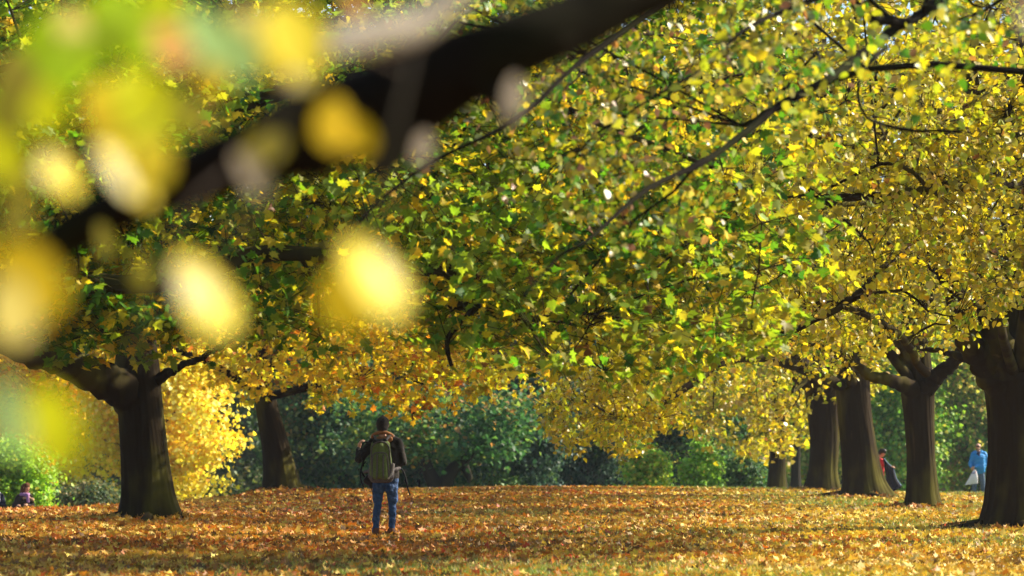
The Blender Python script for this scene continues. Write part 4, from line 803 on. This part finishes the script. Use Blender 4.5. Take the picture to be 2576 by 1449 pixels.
def blue_man():
    b = P(2462, 1247, 96); x0, y0 = b[0], b[1]; z0 = float(ground(x0, y0))
    root = empty('person', (x0, y0, z0), 'bald person in a bright blue hooded jacket, sunglasses and jeans standing under the trees', 'person')
    bj = cm('blue_jacket', (.012, .21, .52), var=.15, scale=40, rough=.6); jn = cm('grey_denim', (.07, .11, .17), var=.3, scale=30)
    sh, p = head_shapes((0, 0, 1.63), (-.25, -1), 1.04, .05)
    wl = (-.25, -.20, .93); wr = (-.19, -.25, .955); el = (-.28, -.05, 1.06); er = (.27, -.02, 1.06)
    body = sh + [((-.15, 0, 1.42), .06, (.19, 0, 1.42), .06), ((-.06, 0, 1.3), .12, (.1, 0, 1.3), .12), ((-.06, 0, .95), .11, (.1, 0, .95), .11), ((-.05, 0, 1.3), .12, (-.05, 0, .95), .11), ((.09, 0, 1.3), .12, (.09, 0, .95), .11), ((-.17, 0, 1.4), .05, el, .04), (el, .04, wl, .028), ((.21, 0, 1.4), .05, er, .04), (er, .04, wr, .028),
            ((-.08, 0, .88), .09, (-.12, -.02, .48), .055), ((-.12, -.02, .48), .055, (-.17, 0, .08), .04), ((.1, 0, .88), .09, (.12, -.02, .48), .055), ((.12, -.02, .48), .055, (.17, 0, .08), .04)] + hand(wl, (.5, -.5, -.7), 1, (-.3, -.9, .3), .7) + hand(wr, (-.7, -.4, -.6), -1, (.3, -.9, .2), .8)
    blob('body', body, SKIN, root, .010, 2)
    blob('jacket', [((-.15, 0, 1.40), .09, (.19, 0, 1.40), .09), ((-.05, -.02, 1.28), .15, (.1, -.02, 1.28), .15), ((-.04, -.03, .98), .16, (.09, -.03, .98), .16), ((-.02, -.02, .85), .145, (.08, -.02, .85), .145), ((-.04, -.03, 1.28), .15, (-.03, -.04, .95), .16), ((.09, -.03, 1.28), .15, (.08, -.04, .95), .16), ((.02, -.05, 1.28), .15, (.02, -.06, .95), .15), ((-.17, 0, 1.38), .085, el, .075), (el, .075, (wl[0] - .03, wl[1] + .03, wl[2] + .03), .045), ((.22, 0, 1.38), .088, er, .078), (er, .078, (wr[0] + .05, wr[1] + .02, wr[2] + .01), .048)], bj, root, .016, 5, .010, 13)
    blob('hood', [((-.10, .07, 1.47), .05, (.12, .08, 1.48), .055), ((.12, .06, 1.48), .05, (.13, -.04, 1.44), .04), ((-.10, .06, 1.47), .045, (-.09, -.04, 1.42), .035)], bj, root, .012, 4, .005, 14)
    blob('shirt_collar', [((-.05, -.13, 1.40), .03, (-.02, -.10, 1.47), .03), ((.04, -.12, 1.42), .03, (.03, -.1, 1.47), .03), ((0, -.155, 1.34), .03, (0, -.14, 1.42), .035)], cm('navy_fleece', (.012, .016, .05)), root, .010, 3)
    blob('armband', [((.292, -.06, 1.27), .022, (.30, -.055, 1.16), .022)], C['navy_fleece'], root, .008, 2)
    blob('jeans', [((-.06, 0, .84), .115, (.09, 0, .84), .115), ((-.075, 0, .82), .11, (-.12, -.02, .48), .09), ((-.12, -.02, .48), .088, (-.165, 0, .06), .078), ((.10, 0, .82), .11, (.13, -.02, .48), .09), ((.13, -.02, .48), .088, (.18, 0, .06), .08)], jn, root, .014, 4, .010, 15)
    for sx in (-.17, .18): blob('shoe', [((sx, .02, .05), .05, (sx * 1.1, -.13, .04), .042)], C['brown_boot'], root, .010, 2)
    dk = cm('dark_lens', (.01, .008, .008), rough=.2)
    blob('sunglasses', [(p(-.052, .088, .032), .02, p(-.022, .096, .028), .02), (p(.052, .088, .032), .02, p(.022, .096, .028), .02), (p(-.03, .098, .04), .008, p(.03, .098, .04), .008), (p(-.07, .06, .035), .007, p(-.085, -.01, .03), .006), (p(.07, .06, .035), .007, p(.085, -.01, .03), .006)], dk, root, .006, 1)
    blob('beard', [(p(-.04, .06, -.075), .022, p(.04, .06, -.075), .022), (p(0, .075, -.085), .025, p(0, .07, -.095), .022)], cm('grey_beard', (.20, .14, .10), scale=200), root, .008, 2)
    blob('hair', [(p(0, -.05, .02), .066, p(0, -.045, .055), .064), (p(-.06, -.02, .03), .035, p(.06, -.02, .03), .035)], cm('cropped_hair', (.22, .15, .09), scale=200), root, .008, 2)
    bag = empty('carrier_bag', (x0 - .19, y0 - .27, z0 + .38), 'white plastic carrier bag held in both hands by the person in the blue jacket', 'bag')
    wh = cm('white_plastic', (.72, .70, .70), var=.06, rough=.35, bump=.003)
    n = 26; m = 18; V = []; rs = np.random.default_rng(2)
    for i in range(n + 1):
        t = i / n; z = .50 * t - .0 ; cx = -.10 + .12 * t + .02 * math.sin(t * 3); hw = .20 * (1 - t) ** .75 + .02; th = .05 * math.sin(math.pi * min(1, t * .9 + .08)) + .012
        z += -.05 * (1 - t) * 0
        for j in range(m):
            a_ = j / m * TAU; fold = 1 + .18 * math.sin(5 * a_ + t * 7) + .1 * math.sin(9 * a_ - t * 4)
            xx = hw * math.cos(a_); V.append((cx + xx, th * math.sin(a_) * fold, z + (1 - t) * (-.16 * -(xx) * .9)))
    F = [(i * m + j, i * m + (j + 1) % m, (i + 1) * m + (j + 1) % m, (i + 1) * m + j) for i in range(n) for j in range(m)]
    tri_mesh('sack', V, F, wh, bag, smooth=True)
    cap = [(0 * m + j) for j in range(m)]
    bm = bmesh.new(); bm.from_mesh(bag.children[0].data); bm.verts.ensure_lookup_table(); bm.faces.new([bm.verts[j] for j in reversed(cap)]); bm.to_mesh(bag.children[0].data); bm.free()
    red = cm('red_print', (.45, .03, .03)); blu = cm('blue_print', (.03, .05, .22))
    T = Tubes(); 
    for q in range(4):
        xo = -.105 + .030 * q; T.add(catmull([(xo, -.068, .355), (xo + .002, -.071, .395), (xo + .018, -.071, .39), (xo + .02, -.068, .36)], 8), np.full(8, .005), 5)
    T.build('print', blu, bag)
    T = Tubes(); T.add(catmull([(.02, -.062, .36), (.045, -.062, .40), (.055, -.058, .44)], 8), np.linspace(.006, .012, 8), 5); T.build('print', red, bag)
blue_man()

def child():
    b = P(2220, 1240, 83.5); x0, y0 = b[0], b[1]; z0 = float(ground(x0, y0)) + .0
    root = empty('person', (x0, y0, z0), 'dark-haired child in a red shirt leaning out from behind the wide-footed lime', 'person')
    rd = cm('red_shirt', (.55, .03, .04), var=.15); gr = cm('grey_trousers', (.16, .16, .17))
    sh, p = head_shapes((.0, 0, 1.20), (1, -.45), .92, .55)
    el = (.06, -.10, .80); wr = (.26, -.17, .80); el2 = (.02, .12, .82); wr2 = (.22, .02, .80)
    body = sh + [((-.05, -.10, 1.0), .045, (-.05, .10, 1.0), .045), ((-.05, -.03, .95), .09, (-.05, -.02, .68), .085), ((-.05, .04, .95), .09, (-.05, .03, .68), .085), ((-.04, -.12, .99), .04, el, .032), (el, .032, wr, .023), ((-.04, .12, .99), .04, el2, .032), (el2, .032, wr2, .023),
                 ((-.05, -.05, .64), .07, (-.02, -.06, .34), .045), ((-.02, -.06, .34), .045, (.0, -.06, .06), .032), ((-.05, .05, .64), .07, (-.08, .06, .34), .045), ((-.08, .06, .34), .045, (-.1, .06, .06), .032)] + hand(wr, (1, .1, -.15), 1, (.1, -.2, 1), .6, .85) + hand(wr2, (1, -.3, -.15), -1, (.1, .2, 1), .6, .85)
    blob('body', body, SKIN, root, .009, 2)
    blob('hair', [(p(0, -.03, .055), .088, p(0, .025, .075), .08), (p(0, -.05, .0), .078, p(0, -.02, .04), .085), (p(-.05, .05, .07), .035, p(.05, .05, .07), .035), (p(.07, .0, .02), .03, p(.06, .03, .05), .03)], cm('black_hair', (.012, .007, .005), scale=200, rough=.5), root, .009, 2, .004, 5)
    blob('shirt', [((-.05, -.09, .99), .065, (-.05, .09, .99), .065), ((-.05, -.03, .95), .105, (-.05, -.02, .58), .11), ((-.05, .04, .95), .105, (-.05, .03, .58), .11), ((-.045, -.12, .98), .058, (.015, -.12, .87), .058), ((-.045, .12, .98), .058, (.01, .13, .87), .056)], rd, root, .012, 4, .006, 6)
    blob('trousers', [((-.05, -.05, .62), .085, (-.01, -.06, .34), .065), ((-.01, -.06, .34), .064, (.02, -.06, .05), .058), ((-.05, .05, .62), .085, (-.07, .06, .34), .065), ((-.07, .06, .34), .064, (-.1, .06, .05), .058)], gr, root, .012, 3, .005, 7)
    for yy, xx in ((-.06, .02), (.06, -.1)): blob('shoe', [((xx, yy, .035), .035, (xx + .11, yy - .03, .03), .03)], C['brown_boot'], root, .009, 2)
    coat = empty('coat', (x0 + .2, y0 - .14, z0 + .1), 'dark navy coat hanging open from the hands of the child in red', 'coat')
    rows = [(1.04, -.19, -.165), (.98, -.19, -.115), (.90, -.18, -.05), (.83, -.165, .015), (.78, -.16, .09), (.74, -.155, .12), (.66, -.13, .135), (.58, -.115, .15), (.50, -.11, .175), (.40, -.11, .22), (.32, -.105, .28), (.24, -.10, .345), (.19, -.085, .31), (.14, -.055, .22), (.09, -.01, .14), (.07, .03, .10)]
    rr = np.array(rows); tt = np.linspace(0, 1, 44); Z = np.interp(tt, np.linspace(0, 1, len(rr)), rr[:, 0]) - .1; A_ = np.interp(tt, np.linspace(0, 1, len(rr)), rr[:, 1]); B_ = np.interp(tt, np.linspace(0, 1, len(rr)), rr[:, 2])
    m = 28; V = []
    for i in range(44):
        for j in range(m):
            a_ = j / m * TAU; u = (1 - math.cos(a_)) / 2; xx = A_[i] * (1 - u) + B_[i] * u; th = .012 + .055 * math.sin(min(1, tt[i] * 1.3 + .1) * math.pi * .8)
            V.append((xx, math.sin(a_) * th * (1 + .5 * math.sin(u * 16 + tt[i] * 2)) + .025 * math.sin(u * 11 + tt[i] * 3) * tt[i], Z[i]))
    F = [(i * m + j, i * m + (j + 1) % m, (i + 1) * m + (j + 1) % m, (i + 1) * m + j) for i in range(43) for j in range(m)]
    tri_mesh('cloth', V, F, cm('navy_wool', (.012, .013, .028), var=.3), coat, smooth=True)
    tube_part('lining_edge', [(B_[i] + .004, -.02, Z[i]) for i in (0, 6, 12, 18, 24, 28, 31)], .010, cm('pale_blue_lining', (.25, .36, .52)), coat)
child()

def far_person(px, top_py, D, label, coat_c, hair_c, scarf_c=None, leg_c=(.03, .03, .06), lean=0.0, face=(1, -.3), h=1.65, sleeve=None, seed=0, collar=None):
    s = 7156 / D; b = P(px, top_py, D); x0 = b[0]; z0 = float(ground(x0, D)); k = (b[2] - z0) / h; k = min(max(k, .85), 1.1)
    root = empty('person', (x0, D, z0), label, 'person', 'people at the far left')
    def q(x, y, z): return np.array([x + lean * max(0, z - .9), y, z]) * k
    sh, p = head_shapes(q(0, 0, 1.52), face, k, .3)
    ct = cm('coat%d' % seed, coat_c); L = (lambda x, z: q(x, 0, z))
    el, wr = q(-.24, -.06, 1.05), q(-.12, -.22, 1.1); el2, wr2 = q(.24, -.06, 1.05), q(.14, -.24, 1.12)
    blob('body', sh + [(q(-.14, 0, 1.32), .05, q(.14, 0, 1.32), .05), (q(-.05, 0, 1.25), .1, q(-.05, 0, .9), .1), (q(.05, 0, 1.25), .1, q(.05, 0, .9), .1), (q(-.16, 0, 1.3), .045, el, .036), (el, .036, wr, .026), (q(.16, 0, 1.3), .045, el2, .036), (el2, .036, wr2, .026), (q(-.08, 0, .85), .08, q(-.1, 0, .45), .05), (q(-.1, 0, .45), .05, q(-.1, 0, .06), .035), (q(.08, 0, .85), .08, q(.1, 0, .45), .05), (q(.1, 0, .45), .05, q(.1, 0, .06), .035)] + hand(wr, (.6, -.6, .3), 1, (0, -.5, .8), .6) + hand(wr2, (-.6, -.6, .3), -1, (0, -.5, .8), .6), SKIN, root, .011, 2)
    blob('coat', [(q(-.13, 0, 1.31), .085, q(.13, 0, 1.31), .085), (q(-.06, 0, 1.25), .13, q(-.07, 0, .78), .14), (q(.06, 0, 1.25), .13, q(.07, 0, .78), .14), (q(-.16, 0, 1.29), .075, el, .062), (el, .062, wr, .042), (q(.16, 0, 1.29), .075, el2, .062), (el2, .062, wr2, .042)], ct, root, .015, 4, .008, seed)
    hm = cm('hair%d' % seed, hair_c, scale=150)
    blob('hair', [(p(0, -.03, .04), .092 * k, p(0, .01, .07), .085 * k), (p(0, -.06, -.08), .07 * k, p(0, -.04, 0), .09 * k), (p(.06, -.02, -.08), .035 * k, p(.06, 0, 0), .04 * k), (p(-.06, -.02, -.08), .035 * k, p(-.06, 0, 0), .04 * k)], hm, root, .010, 2, .005, seed)
    blob('trousers', [(q(-.08, 0, .82), .095, q(-.1, 0, .45), .07), (q(-.1, 0, .45), .07, q(-.1, 0, .06), .06), (q(.08, 0, .82), .095, q(.1, 0, .45), .07), (q(.1, 0, .45), .07, q(.1, 0, .06), .06)], cm('trousers%d' % seed, leg_c), root, .014, 3)
    if scarf_c: blob('scarf', [(q(-.08, -.06, 1.38), .05, q(.08, -.08, 1.37), .055), (q(.08, -.1, 1.37), .05, q(.12, -.12, 1.2), .04), (q(-.08, .03, 1.38), .05, q(.08, .03, 1.38), .05)], cm('scarf%d' % seed, scarf_c), root, .011, 3, .006, seed + 1)
    if collar: blob('fur_trim', [(q(.10, -.09, 1.31), .04, q(.22, -.07, 1.25), .045), (q(.0, -.12, 1.29), .03, q(.1, -.1, 1.31), .04)], cm('trim%d' % seed, collar), root, .010, 2, .008, seed + 2)
far_person(58, 1216, 75, 'person with reddish brown hair, purple scarf and dark brown coat before the green bush', (.035, .024, .02), (.10, .035, .015), (.30, .16, .34), lean=.10, seed=31, collar=(.40, .26, .16))
far_person(-12, 1202, 75, 'person in a dark navy coat cut off by the left edge of the photo', (.012, .014, .04), (.05, .03, .02), (.5, .5, .6), leg_c=(.3, .3, .36), seed=32)
far_person(322, 1247, 92, 'tiny distant person in a purple hat beyond the rise, near the left maple trunk', (.20, .05, .16), (.34, .09, .28), None, seed=33, h=1.6)

#ENDPEOPLE
print('script', round(time.time() - T0, 1))

# ------------------------------------------------------------------ autumn haze
HAZE = 0.00017
if HAZE:
    x0, x1, y0, y1, z0, z1 = -300., 300., -60., 330., -4.5, 34.
    V = [(x, y, z) for z in (z0, z1) for y in (y0, y1) for x in (x0, x1)]
    F = [(0, 2, 3, 1), (4, 5, 7, 6), (0, 1, 5, 4), (1, 3, 7, 5), (3, 2, 6, 7), (2, 0, 4, 6)]
    m = bpy.data.materials.new('haze'); m.use_nodes = True; n = m.node_tree.nodes; n.remove(n['Principled BSDF'])
    v = n.new('ShaderNodeVolumePrincipled'); v.inputs['Color'].default_value = (.78, .88, 1, 1); v.inputs['Density'].default_value = HAZE; v.inputs['Anisotropy'].default_value = .2
    m.node_tree.links.new(v.outputs[0], n['Material Output'].inputs['Volume'])
    o = tri_mesh('haze', V, F, m); tag(o, 'thin autumn haze in the air', 'haze', kind='stuff')
    cy.volume_bounces = 0; cy.volume_step_rate = 10
